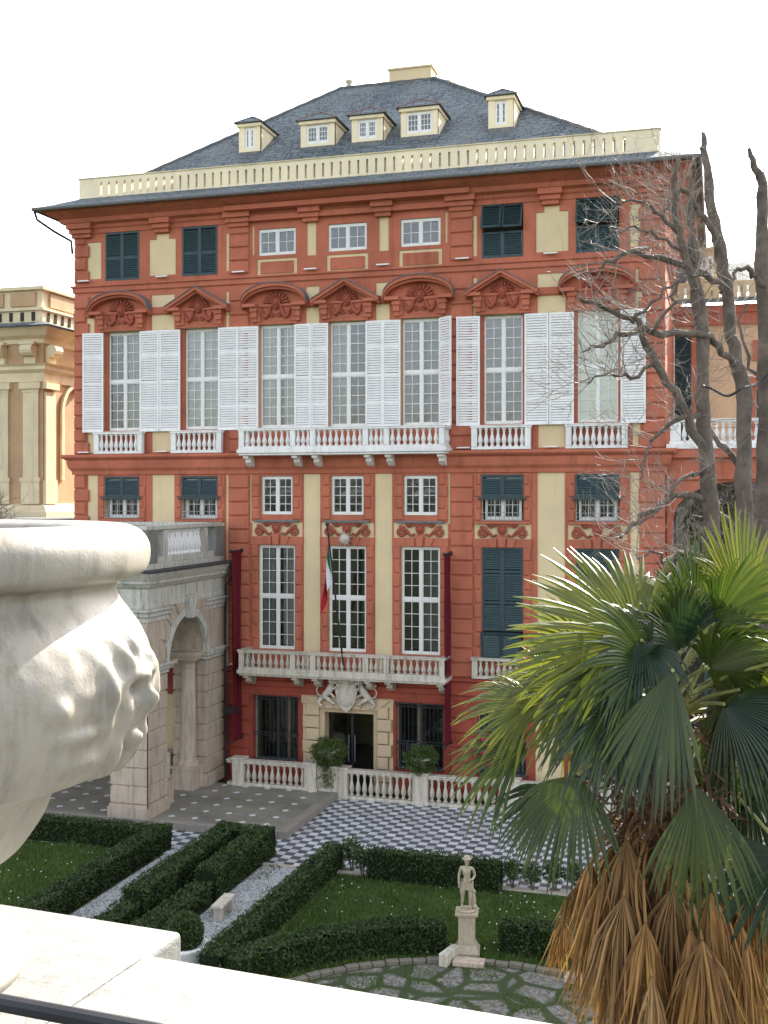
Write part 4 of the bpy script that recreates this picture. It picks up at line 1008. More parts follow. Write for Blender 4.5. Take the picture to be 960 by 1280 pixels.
def arch_frame(mb, fn, c, r, zs, zb, wd=.22, pr=.12, N=14):
    for k in range(N):
        a, b = math.pi*k/N, math.pi*(k+1)/N
        for s0 in (0,):
            P4 = [(c-r*math.cos(a), zs+r*math.sin(a)), (c-r*math.cos(b), zs+r*math.sin(b)), (c-(r+wd)*math.cos(b), zs+(r+wd)*math.sin(b)), (c-(r+wd)*math.cos(a), zs+(r+wd)*math.sin(a))]
            mb.add([fn(u, v, pr) for u, v in P4]+[fn(u, v, 0) for u, v in P4], [(0,1,2,3),(0,4,5,1),(2,6,7,3)])
    for s_ in (-1, 1):
        a, b = c+s_*r, c+s_*(r+wd); 
        v = [(a,zb),(b,zb),(b,zs),(a,zs)]; mb.add([fn(u, w_, pr) for u, w_ in v]+[fn(u, w_, 0) for u, w_ in v], [(0,1,2,3),(0,4,5,1),(1,5,6,2),(2,6,7,3),(3,7,4,0)])
q = MB(); fs = lambda u, v, p: (p+.002, u, v)
arch_frame(q, fs, 2.95, 1.25, zz(512), zz(600)); q.box(.002,.3,2.75,3.15,zz(484),zz(475)); q.build('blind_arch', M['ochre'], lb)
q = MB(); ff = lambda u, v, p: (u, -p-.002, v)
arch_frame(q, ff, -6.2, 1.5, zz(512), zz(625)); q.build('blind_arch', M['ochre'], lb)
put('shutter', shutter_mesh(1.0, zz(500)-zz(625), [1.4, 2.8]).mesh('shutter', M['grate']), lb, (-7.3, -.1, zz(625)))
put('shutter', shutter_mesh(1.0, zz(500)-zz(625), [1.4, 2.8]).mesh('shutter', M['grate']), lb, (-6.2, -.1, zz(625)))
put('shutter', shutter_mesh(.9, zz(436)-zz(455), []).mesh('shutter', M['grate']), lb, (-6.6, -.06, zz(455)))
# a lower block under the ledge in front (roof terrace) and a garden wall
gw = empty('terrace_building', (-27.5, 44, 0), 'low pale building with a flat grey roof behind the portico, below the cream palace', 'building')
MB().box(-20, 2.4, 0, 4, 0, 9.6).build('wall', M['ochre'], gw); MB().box(-20.2, 2.45, -.2, 4, 9.61, 9.8).build('roof', M['slate_edge'], gw)

# ================================================================== RIGHT WING WITH TERRACE
rw = empty('red_terrace_wing', (-1.75, 40.2, 0), 'lower red wing with dark arched loggia and white terrace balustrade behind the bare tree', 'building')
q = MB(); layer(q, 0, 13.5, 0, 12.4, [(.22, 4.46, 0, 11.3), (6.4, 10.6, 0, 11.3)], 0, .6); q.box(0, 13.5, 2.5, 2.6, 0, 12.4)
q.build('wall', M['red'], rw)
for c in (2.34, 8.5):
    q = MB(); N = 16; r = 2.12
    for k in range(N):
        a, b = math.pi*k/N, math.pi*(k+1)/N
        x0_, x1_ = c-r*math.cos(a), c-r*math.cos(b); z0_, z1_ = 10.0+1.3*math.sin(a), 10.0+1.3*math.sin(b)
        q.add([(x0_,-.03,z0_),(x1_,-.03,z1_),(x1_,-.03,11.32),(x0_,-.03,11.32),(x0_,.6,z0_),(x1_,.6,z1_)],[(0,1,2,3),(0,4,5,1)])
    q.build('arch_head', M['red'], rw)
    q = MB()
    for x in np.linspace(c-2.1, c+2.1, 5): q.box(x-.05, x+.05, .4, .48, 0, 11.3)
    for z in (3, 6, 8.6): q.box(c-2.1, c+2.1, .41, .47, z-.05, z+.05)
    wf = q.build('loggia_glazing', M['green_paint'], rw); MB().quad((c-2.1,.45,0),(c+2.1,.45,0),(c+2.1,.45,11.3),(c-2.1,.45,11.3)).build('pane', M['glass'], wf)
    MB().box(c-2.1, c+2.1, 1.8, 1.85, 0, 11.3).build('room_shade_panel', M['dark_shade'], wf)
q = MB()
for a, b, c_, d in ((11.36,11.62,.12,0),(11.62,12.1,.06,0),(12.1,12.4,.28,0)): q.box(.0, 13.5, -c_, 0, a, b-.002)
q.build('cornice', M['red'], rw)
q = MB(); q.box(0, 13.5, -.34, 7, 12.401, 12.56); q.build('terrace_slab', M['white_marble'], rw)
bmr = baluster_mesh(.62).mesh('baluster', M['white_marble'], smooth=True)
balustrade_run(rw, .1, 13.4, -.15, 12.56, 13.4, [.3, 3.2, 6.1, 9.0, 13.2], bmr, M['white_marble'], root=False, spacing=.22, wd=.18, post_w=.35)
q = MB(); layer(q, 0, 24, 12.5, 18.3, [(.0,.66,13.0,17.3), (3.12,4.0,13.4,15.0), (3.22,4.0,17.0,17.95)], 6.8, 7.2); q.build('upper_wall', M['tan'], rw)
q = MB(); q.box(.67,.95,6.72,6.799,12.6,17.5); q.box(0,24,6.6,6.799,17.55,18.0) ; q.box(0,24,6.5,6.799,18.0,18.3)
q.box(2.84,3.1,6.7,6.799,13.0,15.1); q.box(4.02,4.28,6.7,6.799,13.0,15.1); q.prism([(2.65,15.1),(4.45,15.1),(4.4,15.3),(3.55,15.85),(2.7,15.3)], 6.55, 6.798); q.box(2.98,3.2,6.7,6.799,16.1,16.9)
q.build('red_trim', M['red'], rw)
put('shutter', shutter_mesh(.66, 4.3, [1.4, 2.8]).mesh('shutter', M['green_paint']), rw, (0, 6.85, 13.0))
for s_ in (0, 1): put('shutter', shutter_mesh(.44, 1.6, [.8]).mesh('shutter', M['green_paint']), rw, (3.12+s_*.44, 6.85, 13.4))
f, g = window_meshes(.78, .95, 2, 2); a_ = f.build('window', M['paint_white_win'], rw, (3.61, 6.9, 17.0)); g.build('pane', M['glass'], a_)
q = MB()
for x in (.8, 3.6): q.box(x-.8,x+.8,7.4,7.45,12.6,18.2)
q.build('room_shade_panel', M['dark_shade'], rw)
q = MB(); q.quad((-1,6.2,18.35),(24,6.2,18.35),(24,7.2,18.75),(-1,7.2,18.75)); q.quad((-1,7.4,18.9),(24,7.4,18.9),(24,12,21.0),(-1,12,21.0)); q.build('roof', M['slate'], rw, uv=True)
q = MB()
for k in range(70): q.box(-.9+k*.34, -.9+k*.34+.26, 6.9, 7.1, 18.6, 19.15)
q.box(-1, 24, 6.9, 7.1, 19.15, 19.3); q.build('parapet', M['cream'], rw)
q = MB(); q.box(.85,1.65,7.9,9,18.9,20.75); q.box(.75,1.75,7.8,9.1,20.75,20.87); dm = q.build('dormer', M['cream'], rw)
f, g = window_meshes(.5, .9, 1, 3); a_ = f.build('window', M['paint_white_win'], dm, (1.25, 7.83, 19.6)); g.build('pane', M['glass'], dm, (1.25,7.83,19.6))
# ================================================================== GARDEN
def hedge(label, segs, wd, h, dens=520, group='clipped box hedges', cat='hedge', thin=1., size=.05, wob=.06):
    """segs: polylines of (x, y) centre points; one continuous clipped hedge."""
    q = MB(); P_, N_ = [], []
    for pl in segs:
        pl = [Vector((a, b, 0)) for a, b in pl]
        for a, b in zip(pl[:-1], pl[1:]):
            d = (b-a); L_ = d.length; d.normalize(); n = Vector((-d.y, d.x, 0)); a2 = a-d*wd*.5; L2 = L_+wd
            hc, wc = h-.07, wd/2-.06
            c = [a2+n*wc, a2-n*wc, a2+d*L2-n*wc, a2+d*L2+n*wc]
            if thin >= 1: q.vprism([(p.x, p.y) for p in c], 0, hc)
            faces = [(L2, wd, 't'), (L2, h, 's1'), (L2, h, 's2'), (wd, h, 'e1'), (wd, h, 'e2')]
            for u_, v_, k_ in faces:
                m = int(u_*v_*dens*thin*(1. if k_ != 's3' else .5)); ru, rv = rng.uniform(0, 1, m), rng.uniform(0, 1, m)
                for x, y in zip(ru, rv):
                    if k_ == 't': p = a2+d*x*L2+n*(y-.5)*wd; z = h; nn = Vector((0,0,1))
                    elif k_ in ('s1', 's2'): sg = 1 if k_ == 's1' else -1; p = a2+d*x*L2+n*sg*wd/2; z = y*h; nn = n*sg
                    else: sg = 0 if k_ == 'e1' else 1; p = a2+d*sg*L2+n*(x-.5)*wd; z = y*h; nn = d*(2*sg-1)
                    pp3 = Vector((p.x, p.y, z)); w_ = noise.noise(pp3*1.7)*wob+noise.noise(pp3*6)*wob*.6
                    if thin < 1: w_ = -random.random()*wd*.5
                    pp3 = pp3+nn*(w_-.03); 
                    if pp3.z < .02: pp3.z = .02
                    P_.append(tuple(pp3)); N_.append(tuple(nn))
    lf = leaf_mesh('l', P_, N_, size, M['hedge'], elong=1.3)
    o_ = lf.build('hedge', M['hedge'])
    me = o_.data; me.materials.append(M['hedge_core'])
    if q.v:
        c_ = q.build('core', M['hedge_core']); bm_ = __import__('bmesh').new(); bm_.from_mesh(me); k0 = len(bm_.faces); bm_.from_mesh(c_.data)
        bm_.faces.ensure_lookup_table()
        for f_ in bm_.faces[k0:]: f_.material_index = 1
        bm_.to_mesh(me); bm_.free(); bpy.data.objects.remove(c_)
    return tag(o_, label, cat, group)
hedge('L-shaped clipped hedge enclosing the left lawn under the urn', [[(-24, 31.5), (-16.45, 31.5), (-16.45, 24.5)]], .6, .72)
hedge('tall U-shaped clipped hedge between the two gravel paths', [[(-14.28, 26.3), (-14.28, 31.7), (-13.15, 31.7), (-13.15, 28.2)]], .66, .86)
hedge('lower straight clipped hedge behind the stone bench', [[(-13.2, 27.7), (-13.25, 24.0)]], .58, .55)
hedge('lower clipped hedge beside the narrow left gravel path', [[(-14.35, 25.7), (-14.35, 22.5)]], .58, .55)
hedge('long straight clipped hedge on the right of the wide gravel path', [[(-10.75, 31.3), (-10.85, 23.4)]], .55, .70)
def arc_pts(cx, cy, r, a0, a1, n): return [(cx+r*math.cos(R(a0+(a1-a0)*k/n)), cy+r*math.sin(R(a0+(a1-a0)*k/n))) for k in range(n+1)]
hedge('curved clipped hedge left of the statue along the round cobbled bed', [arc_pts(-4.7, 20.6, 6.15, 153, 108, 9)], .65, .68)
hedge('curved clipped hedge right of the statue, behind the palm skirt', [arc_pts(-4.7, 20.6, 6.35, 90, 45, 8)], .65, .7)
hedge('straight clipped hedge along the far side of the main lawn', [[(-9.3, 30.9), (-6.0, 30.9)]], .5, .82)
def bush(x, y, r, h, label, grp='young shrubs at the lawn edge'):
    e_ = empty('young_shrub', (x, y, 0), label, 'shrub', grp)
    q = MB()
    for k in range(4):
        a = k*1.6+x; q.tube([(0.02*k,0,0),(.08*math.cos(a),.08*math.sin(a),h*.4),(.2*math.cos(a),.2*math.sin(a),h*.8)], [.02,.014,.006], 5)
    q.build('stem', M['bark'], e_)
    n = int(650*r/.3); d = rng.normal(size=(n,3)); d /= np.linalg.norm(d,axis=1)[:,None]; rad = rng.uniform(.3,1,n)[:,None]
    pts = d*rad*np.array([r, r, h*.38])+np.array([0,0,h*.62]); leaf_mesh('f', pts, d, .055, M['hedge'], elong=1.4).build('foliage', M['hedge'], e_)
bush(-10.2, 31.3, .3, 1.0, 'thin young shrub at the left end of the far lawn hedge')
bush(-9.75, 30.9, .26, .9, 'thin young shrub touching the left end of the far lawn hedge')
bush(-5.5, 31.1, .32, .85, 'first young shrub right of the far lawn hedge')
bush(-4.95, 31.1, .28, .8, 'second young shrub right of the far lawn hedge')
bush(-4.35, 31.2, .34, .9, 'leafy young shrub standing alone before the checkered terrace')
bush(-3.75, 31.3, .34, .85, 'leafy young shrub beside the palm skirt before the checkered terrace')
def patch(name, poly, z, mat): return tag(MB().add([(x, y, z) for x, y in poly], [tuple(range(len(poly)))]).build(name, mat), kind='structure')
patch('lawn', [(-24, 18), (-16.6, 18), (-16.6, 31.3), (-24, 31.3)], -.015, M['soil_grass'])
patch('lawn', [(-10.8, 22), (4, 22), (4, 31.0), (-10.8, 31.0)], -.018, M['soil_grass'])
patch('gravel_path', [(-16.1, 18), (-15.1, 18), (-15.1, 32), (-16.1, 32)], -.008, M['gravel'])
patch('gravel_path', [(-12.85, 18), (-11.15, 18), (-11.15, 31.2), (-12.85, 31.2)], -.006, M['gravel'])
# cobbled round bed with kerb
cb = [(-4.7, 20.6)]; arcs = arc_pts(-4.7, 20.6, 5.25, -20, 200, 40)
patch('cobbled_bed', arcs, -.004, M['mosaic'])
q = MB(); N = 44
for k in range(N):
    a0, a1 = R(18+k*150/N), R(18+(k+1)*150/N-.25); r0, r1 = 5.3, 5.48
    q.vprism([(-4.7+r*math.cos(a), 20.6+r*math.sin(a)) for r, a in ((r0,a0),(r1,a0),(r1,a1),(r0,a1))], -.02, .07+.01*(k % 3))
tag(bevel(q.build('bed_kerb', M['kerb_dark']), .01, 1), kind='structure')
# grass blades, clover flowers and pebbles
def blades(name, regions, n, h, mat, label, sz=.02, avoid=None):
    tot = sum((b-a)*(d-c) for a,b,c,d in regions); vs = []
    for a,b,c,d in regions:
        k = int(n*(b-a)*(d-c)/tot); x = rng.uniform(a,b,k); y = rng.uniform(c,d,k)
        if avoid is not None: m = avoid(x, y); x, y = x[m], y[m]; k = len(x)
        th = rng.uniform(0, 6.28, k); hh = h*rng.uniform(.5,1.5,k)*(1+.5*np.sin(x*2.1)*np.cos(y*1.7)); lx_, ly_ = rng.normal(0,.35,k)*hh, rng.normal(0,.35,k)*hh
        vs.append(np.stack([np.stack([x-sz*np.cos(th), y-sz*np.sin(th), -.01+0*x],1), np.stack([x+sz*np.cos(th), y+sz*np.sin(th), -.01+0*x],1), np.stack([x+lx_, y+ly_, hh],1)],1))
    v = np.concatenate(vs).reshape(-1,3); q = MB(); q.v = [tuple(p) for p in v]; q.f = [tuple(f) for f in np.arange(len(v)).reshape(-1,3)]
    return tag(q.build(name, mat), label, 'grass', kind='stuff')
outer = lambda x, y: (x+4.7)**2+(y-20.6)**2 > 5.5**2
blades('grass', [(-24,-16.9,25,31.2), (-10.4,3,24,30.8)], 80000, .075, M['grass'], 'short green grass of the lawns', avoid=outer)
blades('grass', [(-16.1,-14.6,25,31.2), (-13.0,-11.15,23,31.2)], 3500, .07, M['grass'], 'weeds growing through the gravel paths', sz=.018, avoid=lambda x, y: np.sin(x*5+1)*np.sin(y*1.9)+.3*np.sin(y*7) > .35)
blades('grass', [(-10,.5,22,26)], 9000, .05, M['grass'], 'tufts of grass between the cobbles of the round bed', avoid=lambda x, y: ((x+4.7)**2+(y-20.6)**2 < 5.2**2) & (np.sin(x*2.7)*np.sin(y*3.1+x) > .25))
q = MB()
for k in range(230):
    x, y = (random.uniform(-23,-17), random.uniform(26,31)) if k % 3 == 0 else (random.uniform(-10.2,0), random.uniform(25.5,30.6))
    if not outer(x, y): continue
    z = .09; s = random.uniform(.008,.017); q.add([(x-s,y-s,z),(x+s,y-s,z),(x+s,y+s,z+.012),(x-s,y+s,z+.012)],[(0,1,2,3)])
tag(q.build('daisies', M['daisy']), 'tiny white daisies scattered over the lawns', 'flowers', kind='stuff')
q = MB()
for k in range(7000):
    if k % 3 == 0: x, y = random.uniform(-16.05,-15.15), random.uniform(25,31.8)
    else: x, y = random.gauss(-11.95,.5), random.uniform(23.2,31.1)
    if -12.8 > x > -15.1 or x > -11.2: continue
    s = random.uniform(.016,.036); a = random.random()*6; c_, s_ = math.cos(a)*s, math.sin(a)*s
    q.add([(x+c_,y+s_,0),(x-s_,y+c_,0),(x-c_,y-s_,0),(x+s_,y-c_,0),(x,y,s*.9)],[(0,1,4),(1,2,4),(2,3,4),(3,0,4)])
tag(q.build('pebbles', M['pebble']), 'white pebbles covering the garden paths', 'gravel', kind='stuff')
# bench
bn = empty('stone_bench', (-12.25, 27.0, 0), 'small weathered stone bench on the wide gravel path', 'bench', rotz=R(4)); bn.scale = (.8,.8,.85)
bevel(MB().box(-.2,.2,-.62,.62,.40,.49).build('seat', M['old_marble'], bn), .015)
for y in (-.42,.42): bevel(MB().box(-.15,.15,y-.09,y+.09,0,.399).build('leg', M['old_marble'], bn), .015)
# round topiary in a white bowl
tp = empty('topiary_ball', (-11.95, 24.15, 0), 'round clipped box ball in a wide white planter at the foot of the gravel path', 'topiary')
MB().lathe([(.36,0),(.44,.1),(.52,.3),(.56,.34),(.56,.4),(.5,.41),(.46,.36)], n=28).build('planter', M['white_marble'], tp, smooth=True)
d = rng.normal(size=(3800,3)); d /= np.linalg.norm(d,axis=1)[:,None]; leaf_mesh('f', d*(.42+.02*rng.normal(size=(3800,1)))+np.array([0,0,.66]), d, .045, M['hedge'], elong=1.3).build('foliage', M['hedge'], tp)
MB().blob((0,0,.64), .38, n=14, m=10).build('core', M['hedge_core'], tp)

# ================================================================== STATUE
def skin(name, verts, edges, rad, mat, parent=None, loc=(0,0,0), sub=2, root=0, rotz=0):
    me = bpy.data.meshes.new(name); me.from_pydata(verts, edges, []); o_ = bpy.data.objects.new(name, me); COL.objects.link(o_); o_.location = loc; o_.rotation_euler[2] = rotz
    o_.modifiers.new('s', 'SKIN'); sv = me.skin_vertices[0].data
    for i, r in enumerate(rad): sv[i].radius = r if hasattr(r, '__len__') else (r, r); 
    sv[root].use_root = True
    for md in o_.modifiers: md.use_smooth_shade = True
    m = o_.modifiers.new('u', 'SUBSURF'); m.levels = sub; m.render_levels = sub
    me.materials.append(mat)
    if parent: o_.parent = parent
    return o_
st = empty('garden_statue', (-5.72, 26.35, 0), 'weathered stone statue of a standing figure in a cap on a tall square pedestal', 'statue', rotz=R(10)); st.scale = (.84,.84,.86)
ped = MB(); ped.box(-.36,.36,-.36,.36,0,.16); ped.add([(-.34,-.34,.16),(.34,-.34,.16),(.34,.34,.16),(-.34,.34,.16),(-.25,-.25,.34),(.25,-.25,.34),(.25,.25,.34),(-.25,.25,.34)],[(0,1,5,4),(1,2,6,5),(2,3,7,6),(3,0,4,7),(4,5,6,7)])
ped.box(-.23,.23,-.23,.23,.341,1.1); ped.box(-.27,.27,-.27,.27,1.101,1.14); ped.box(-.32,.32,-.32,.32,1.141,1.2)
bevel(ped.build('pedestal', M['statue'], st), .012, 2)
MB().lathe([(.24,0),(.26,.04),(.22,.07)], (0,0,1.2), 14).build('plinth', M['statue'], st)
zb = 1.27; S = 1.36     # stone figure about 1.36 m tall, weight on its left leg
V = [(0,0,.53),(0.01,-.01,.60),(0.0,-.015,.70),(-.005,-.01,.79),(0,0,.85),(0.0,-.01,.885),(.0,-.015,.955),        # pelvis..head 0-6
     (-.06,-.005,.49),(-.085,-.05,.29),(-.10,.02,.05),(-.11,-.07,.02),        # its right leg 7-10
     (.06,0,.49),(.07,-.02,.28),(.065,0,.05),(.085,-.09,.02),                 # left leg 11-14
     (-.115,0,.815),(-.165,.01,.66),(-.165,-.04,.53),(-.16,-.06,.48),         # right arm 15-18
     (.115,0,.81),(.165,.02,.67),(.115,-.10,.60),(.06,-.13,.63)]              # left arm bent 19-22
V = [(x*S, y*S, z*S) for x, y, z in V]
Ed = [(0,1),(1,2),(2,3),(3,4),(4,5),(5,6),(0,7),(7,8),(8,9),(9,10),(0,11),(11,12),(12,13),(13,14),(3,15),(15,16),(16,17),(17,18),(3,19),(19,20),(20,21),(21,22)]
Rd = [(.115,.09),(.095,.075),(.12,.085),(.125,.085),(.05,.05),(.048,.05),(.066,.078),.085,.058,.036,.03,.085,.058,.036,.03,.052,.04,.03,.026,.052,.04,.03,.026]
body = skin('figure', V, Ed, [r if not hasattr(r,'__len__') else r for r in Rd], M['statue'], st, (0,0,zb-.0))
q = MB(); hz = .965*S
q.blob((0,-.015,hz+zb), .088, .86, .98, 1.12, 14, 10); q.blob((0,-.105,hz+zb-.008), .018, .8, 1.2, 1.5, 6, 5)
for f in (-1, 1):
    q.blob((f*.03,-.092,hz+zb+.012), .014, 1.3, .6, .7, 6, 4); q.blob((f*.032,-.095,hz+zb+.03), .018, 1.5, .6, .4, 6, 4); q.blob((f*.075,-.01,hz+zb), .02, .5, 1, 1.5, 6, 4)
q.blob((0,-.088,hz+zb-.045), .022, 1.3, .6, .4, 6, 4); q.blob((0,-.08,hz+zb-.075), .025, 1, .8, .8, 6, 4)
q.build('head', M['statue'], st, smooth=True)
q = MB(); q.lathe([(.14,0),(.13,.012),(.095,.02),(.092,.05),(.07,.085),(.02,.1)], (0,-.01,hz+zb+.045), 16); q.tube([(.09,0,hz+zb+.07),(.15,0,hz+zb+.09),(.17,.01,hz+zb+.06)], [.025,.02,.008], 6)
q.build('cap', M['statue'], st, smooth=True)
q = MB()      # hands
for hx, hy, hz_, dx_ in ((V[18][0],V[18][1],V[18][2],-.3),(V[22][0],V[22][1],V[22][2],-1)):
    q.blob((hx,hy,hz_+zb-.012), .03, .8, .6, 1.2, 8, 6)
    for k in range(4): q.tube([(hx-.018+k*.012,hy-.006,hz_+zb-.03),(hx-.02+k*.013,hy-.016,hz_+zb-.058-.004*(k in (1,2))),(hx-.02+k*.013,hy-.008,hz_+zb-.078)], [.008,.007,.005], 5)
    q.tube([(hx+.02,hy-.01,hz_+zb-.01),(hx+.034,hy-.025,hz_+zb-.035)], [.009,.006], 5)
q.build('hands', M['statue'], st, smooth=True)
q = MB(); n = 26; rows = []      # draped cloth round hips and hanging behind
for j in range(7):
    t_ = j/6
    for i in range(n):
        a = 2*math.pi*i/n; r = (.145-.01*t_+.05*t_*(math.sin(a) > 0))*(1+.09*math.sin(a*7+t_*2)); zz_ = .78-.27*t_+(-.12*t_ if math.sin(a) > -.2 else .06*t_)+.04*math.sin(a)
        rows.append((r*math.cos(a)*1.12, r*math.sin(a)*.9-.01, zb+zz_))
q.add(rows, [(j*n+i, j*n+(i+1)%n, (j+1)*n+(i+1)%n, (j+1)*n+i) for j in range(6) for i in range(n)]); q.build('drapery', M['statue'], st, smooth=True)
MB().tube([(.17,.08,zb-.05),(.18,.07,zb+.2),(.16,.06,zb+.42),(.14,.05,zb+.6)], [.09,.075,.065,.04], 9).blob((.2,.04,zb+.45), .05, n=8).blob((.22,.0,zb+.05), .07).build('tree_stump', M['statue'], st, smooth=True)
tag(bevel(MB().box(-.1,.1,-.34,.34,0,.3).build('stone_block', M['old_marble'], None, (-6.02,25.8,0), rotz=R(-14)), .02), 'rough stone block at the left foot of the statue', 'stone')
tag(bevel(MB().box(-.36,.36,-.18,.18,0,.12).build('stone_step', M['arch_stone'], None, (-5.55,25.78,0), rotz=R(3)), .02), 'low stone step in front of the statue pedestal', 'step')
tag(bevel(MB().box(-.4,.4,-.2,.2,0,.14).build('stone_step', M['arch_stone'], None, (-2.9,25.55,0), rotz=R(-12)), .02), 'low stone step beside the palm skirt on the round bed kerb', 'step')

# ================================================================== PARAPET AND URN (near)
pang = YAW-R(21.0)      # parapet direction in the world: camera right turned 21 degrees towards the viewer
def PR(p, q_, z=0): c_, s_ = math.cos(R(21)), math.sin(R(21)); return CR*(p*c_+q_*s_)+CF*(-p*s_+q_*c_)+Vector((0,0,z))
par = empty('stone_parapet', tuple(PR(0, 1.61, CAMZ-.905)), 'sunlit pale marble parapet with a moulded coping in the foreground', 'parapet', rotz=pang)
m_par = marble('parapet_marble', (.225,.22,.205), (.10,.095,.085), .8, 4)
bevel(MB().box(-6, -1.252, -.42, .33, -.10, .0).box(-1.249, .65, -.42, .33, -.10, .0).box(.655, 7, -.42, .33, -.10, 0).build('coping', m_par, par), .012, 3)
bevel(MB().box(-6, 7, -.34, .24, -9.9, -.101).build('wall', m_par, par), .01)
urn = empty('marble_urn', tuple(PR(-1.66, 1.66, CAMZ-.915)), 'huge white marble urn with a broad rolled rim and carved mask on a square plinth', 'urn', rotz=pang)
bevel(MB().box(-.43,.41,-.40,.42,-.14,.004).build('plinth', m_par, urn), .012, 3)
UP = [(.26,0),(.27,.03),(.22,.055),(.15,.08),(.14,.12),(.17,.17),(.215,.215),(.262,.245),(.305,.305),(.322,.345),(.352,.385),(.40,.40),(.455,.415),(.472,.43),(.493,.475),(.507,.53),(.511,.575),(.504,.62),(.487,.66),(.465,.692),(.450,.712),(.442,.728),(.440,.742),(.446,.752),(.462,.757),(.484,.763),(.500,.776),(.506,.80),(.503,.826),(.487,.848),(.46,.860),(.425,.862),(.39,.856),(.37,.84),(.35,.80),(.31,.77),(.05,.75)]
# smooth resample
def resample(pr, k=4):
    out = []
    for i in range(len(pr)-1):
        p0_, p1_, p2_, p3_ = pr[max(i-1,0)], pr[i], pr[i+1], pr[min(i+2,len(pr)-1)]
        for j in range(k):
            t_ = j/k; out.append(tuple(.5*((2*p1_[m])+(-p0_[m]+p2_[m])*t_+(2*p0_[m]-5*p1_[m]+4*p2_[m]-p3_[m])*t_*t_+(-p0_[m]+3*p1_[m]-3*p2_[m]+p3_[m])*t_**3) for m in (0,1)))
    return out+[pr[-1]]
prof = resample(UP, 6); n = 420; v = []; f = []
amask = R(13)       # the carved ornament faces right and a little towards the viewer (urn frame)
def ang(a): return (a+math.pi) % (2*math.pi)-math.pi
for r, z in prof:
    for k in range(n):
        a = 2*math.pi*k/n; da = ang(a-amask); rr = r
        if .40 < z < .70:
            x_, y_ = da*.45, z-.54                         # metres along / up on the surface
            dd = 0
            for (mx, my, sx_, sy_, am) in ((0,.01,.07,.075,.030),(0,.0,.012,.03,.034),(-.028,.03,.016,.010,-.03),(.028,.03,.016,.010,-.03),(0,.055,.05,.010,.02),(-.045,.09,.018,.04,.03),(.045,.09,.018,.04,.03),(0,.10,.014,.04,.03),(-.095,.03,.014,.05,.03),(.095,.03,.014,.05,.03),(0,-.045,.022,.007,-.025),(0,-.06,.02,.012,.02),(-.05,-.10,.012,.05,.03),(.05,-.10,.012,.05,.03),(.0,-.12,.012,.06,.035),(-.15,-.03,.05,.010,.022),(.15,-.03,.05,.010,.022),(-.2,.02,.02,.02,.02),(-.13,-.08,.04,.012,.02),(.13,-.08,.04,.012,.02)):
                dd += am*math.exp(-((x_-mx)/sx_)**2-((y_-my)/sy_)**2)
            dd += .008*math.sin(x_*95+y_*60)*math.exp(-(x_/.11)**2-(y_/.11)**2)
            rr += dd*.62+.006*noise.noise(Vector((x_*38,y_*38,3)))*math.exp(-(x_/.2)**2-(y_/.16)**2)
        v.append((rr*math.cos(a), rr*math.sin(a), z))
for i in range(len(prof)-1):
    for k in range(n): f.append((i*n+k, i*n+(k+1)%n, (i+1)*n+(k+1)%n, (i+1)*n+k))
q = MB(); q.add(v, f); q.build('bowl', marble('urn_marble', (.275,.252,.215), (.09,.08,.065), .8, 2.6, .45, yellow=(.27,.225,.155), bump=.12), urn, smooth=True)
rail = tag(MB().tube([tuple(P(-420,1168,1.5)), tuple(P(0,1253,1.28)), tuple(P(190,1289,1.2)), tuple(P(420,1340,1.1))], .0095, 10).build('iron_handrail', M['iron']), 'dark iron handrail crossing the bottom left corner before the parapet', 'handrail')
# the balcony floor the photographer stands on
tag(MB().box(-6, 7, -2.6, -.34, -1.3, -1.2).build('balcony_floor', m_par, None, tuple(PR(0,1.6,CAMZ-.92)), rotz=pang), kind='structure')

# ================================================================== BARE TREE
tz = 22.0
bt = empty('bare_tree', tuple(P(935, 1300, tz)*1.0), 'tall leafless pollarded tree with several upright stems on the right behind the palm', 'tree')
base = Vector((P(935, 900, tz).x, P(935, 900, tz).y, 0)); bt.location = base
def TP(px, py, dz=0): return P(px, py, tz+dz)-base
def smooth_path(pts, k=4, wob=.0):
    out = []
    for i in range(len(pts)-1):
        a, b, c, d = pts[max(i-1,0)], pts[i], pts[i+1], pts[min(i+2,len(pts)-1)]
        for j in range(k):
            t = j/k; p = .5*((2*b)+(c-a)*t+(2*a-5*b+4*c-d)*t*t+(3*b-a-3*c+d)*t**3)
            out.append(p+Vector((random.gauss(0,wob),random.gauss(0,wob),random.gauss(0,wob))))
    return out+[pts[-1]]
sp_ = FPX/tz
stems = [ # (pixel, pixel, depth offset, width in px)
 [(937,1180,0,46),(936,1040,0,42),(934,950,0,40),(932,860,0,38),(930,760,0,34),(930,658,0,32),(929,582,0,29),(930,489,.1,27),(919,447,.1,24),(909,371,.2,22),(902,320,.2,22),(890,265,.3,20),(881,185,.3,12),(879,165,.3,5)],
 [(932,900,0,34),(915,800,-.3,30),(899,720,-.5,28),(894,696,-.6,27),(885,582,-.6,25),(877,497,-.6,23),(879,413,-.5,22),(867,337,-.5,16),(864,300,-.5,12),(862,245,-.4,8),(864,215,-.4,4)],
 [(945,900,.5,34),(953,760,.8,30),(954,645,.9,29),(957,497,1.,26),(953,329,1.,24),(953,232,1.,20),(944,212,1.,14),(936,185,1.,7)],
 [(873,400,-.5,15),(860,329,-.9,13),(848,287,-1.,11),(843,223,-1.,8),(850,195,-1,5)],
 [(903,330,.2,13),(893,290,0,11),(872,262,-.2,9),(856,237,-.5,8),(840,250,-.6,6),(830,265,-.6,4)],
 [(873,330,-.4,12),(866,290,-.1,9),(868,262,0,7)]]
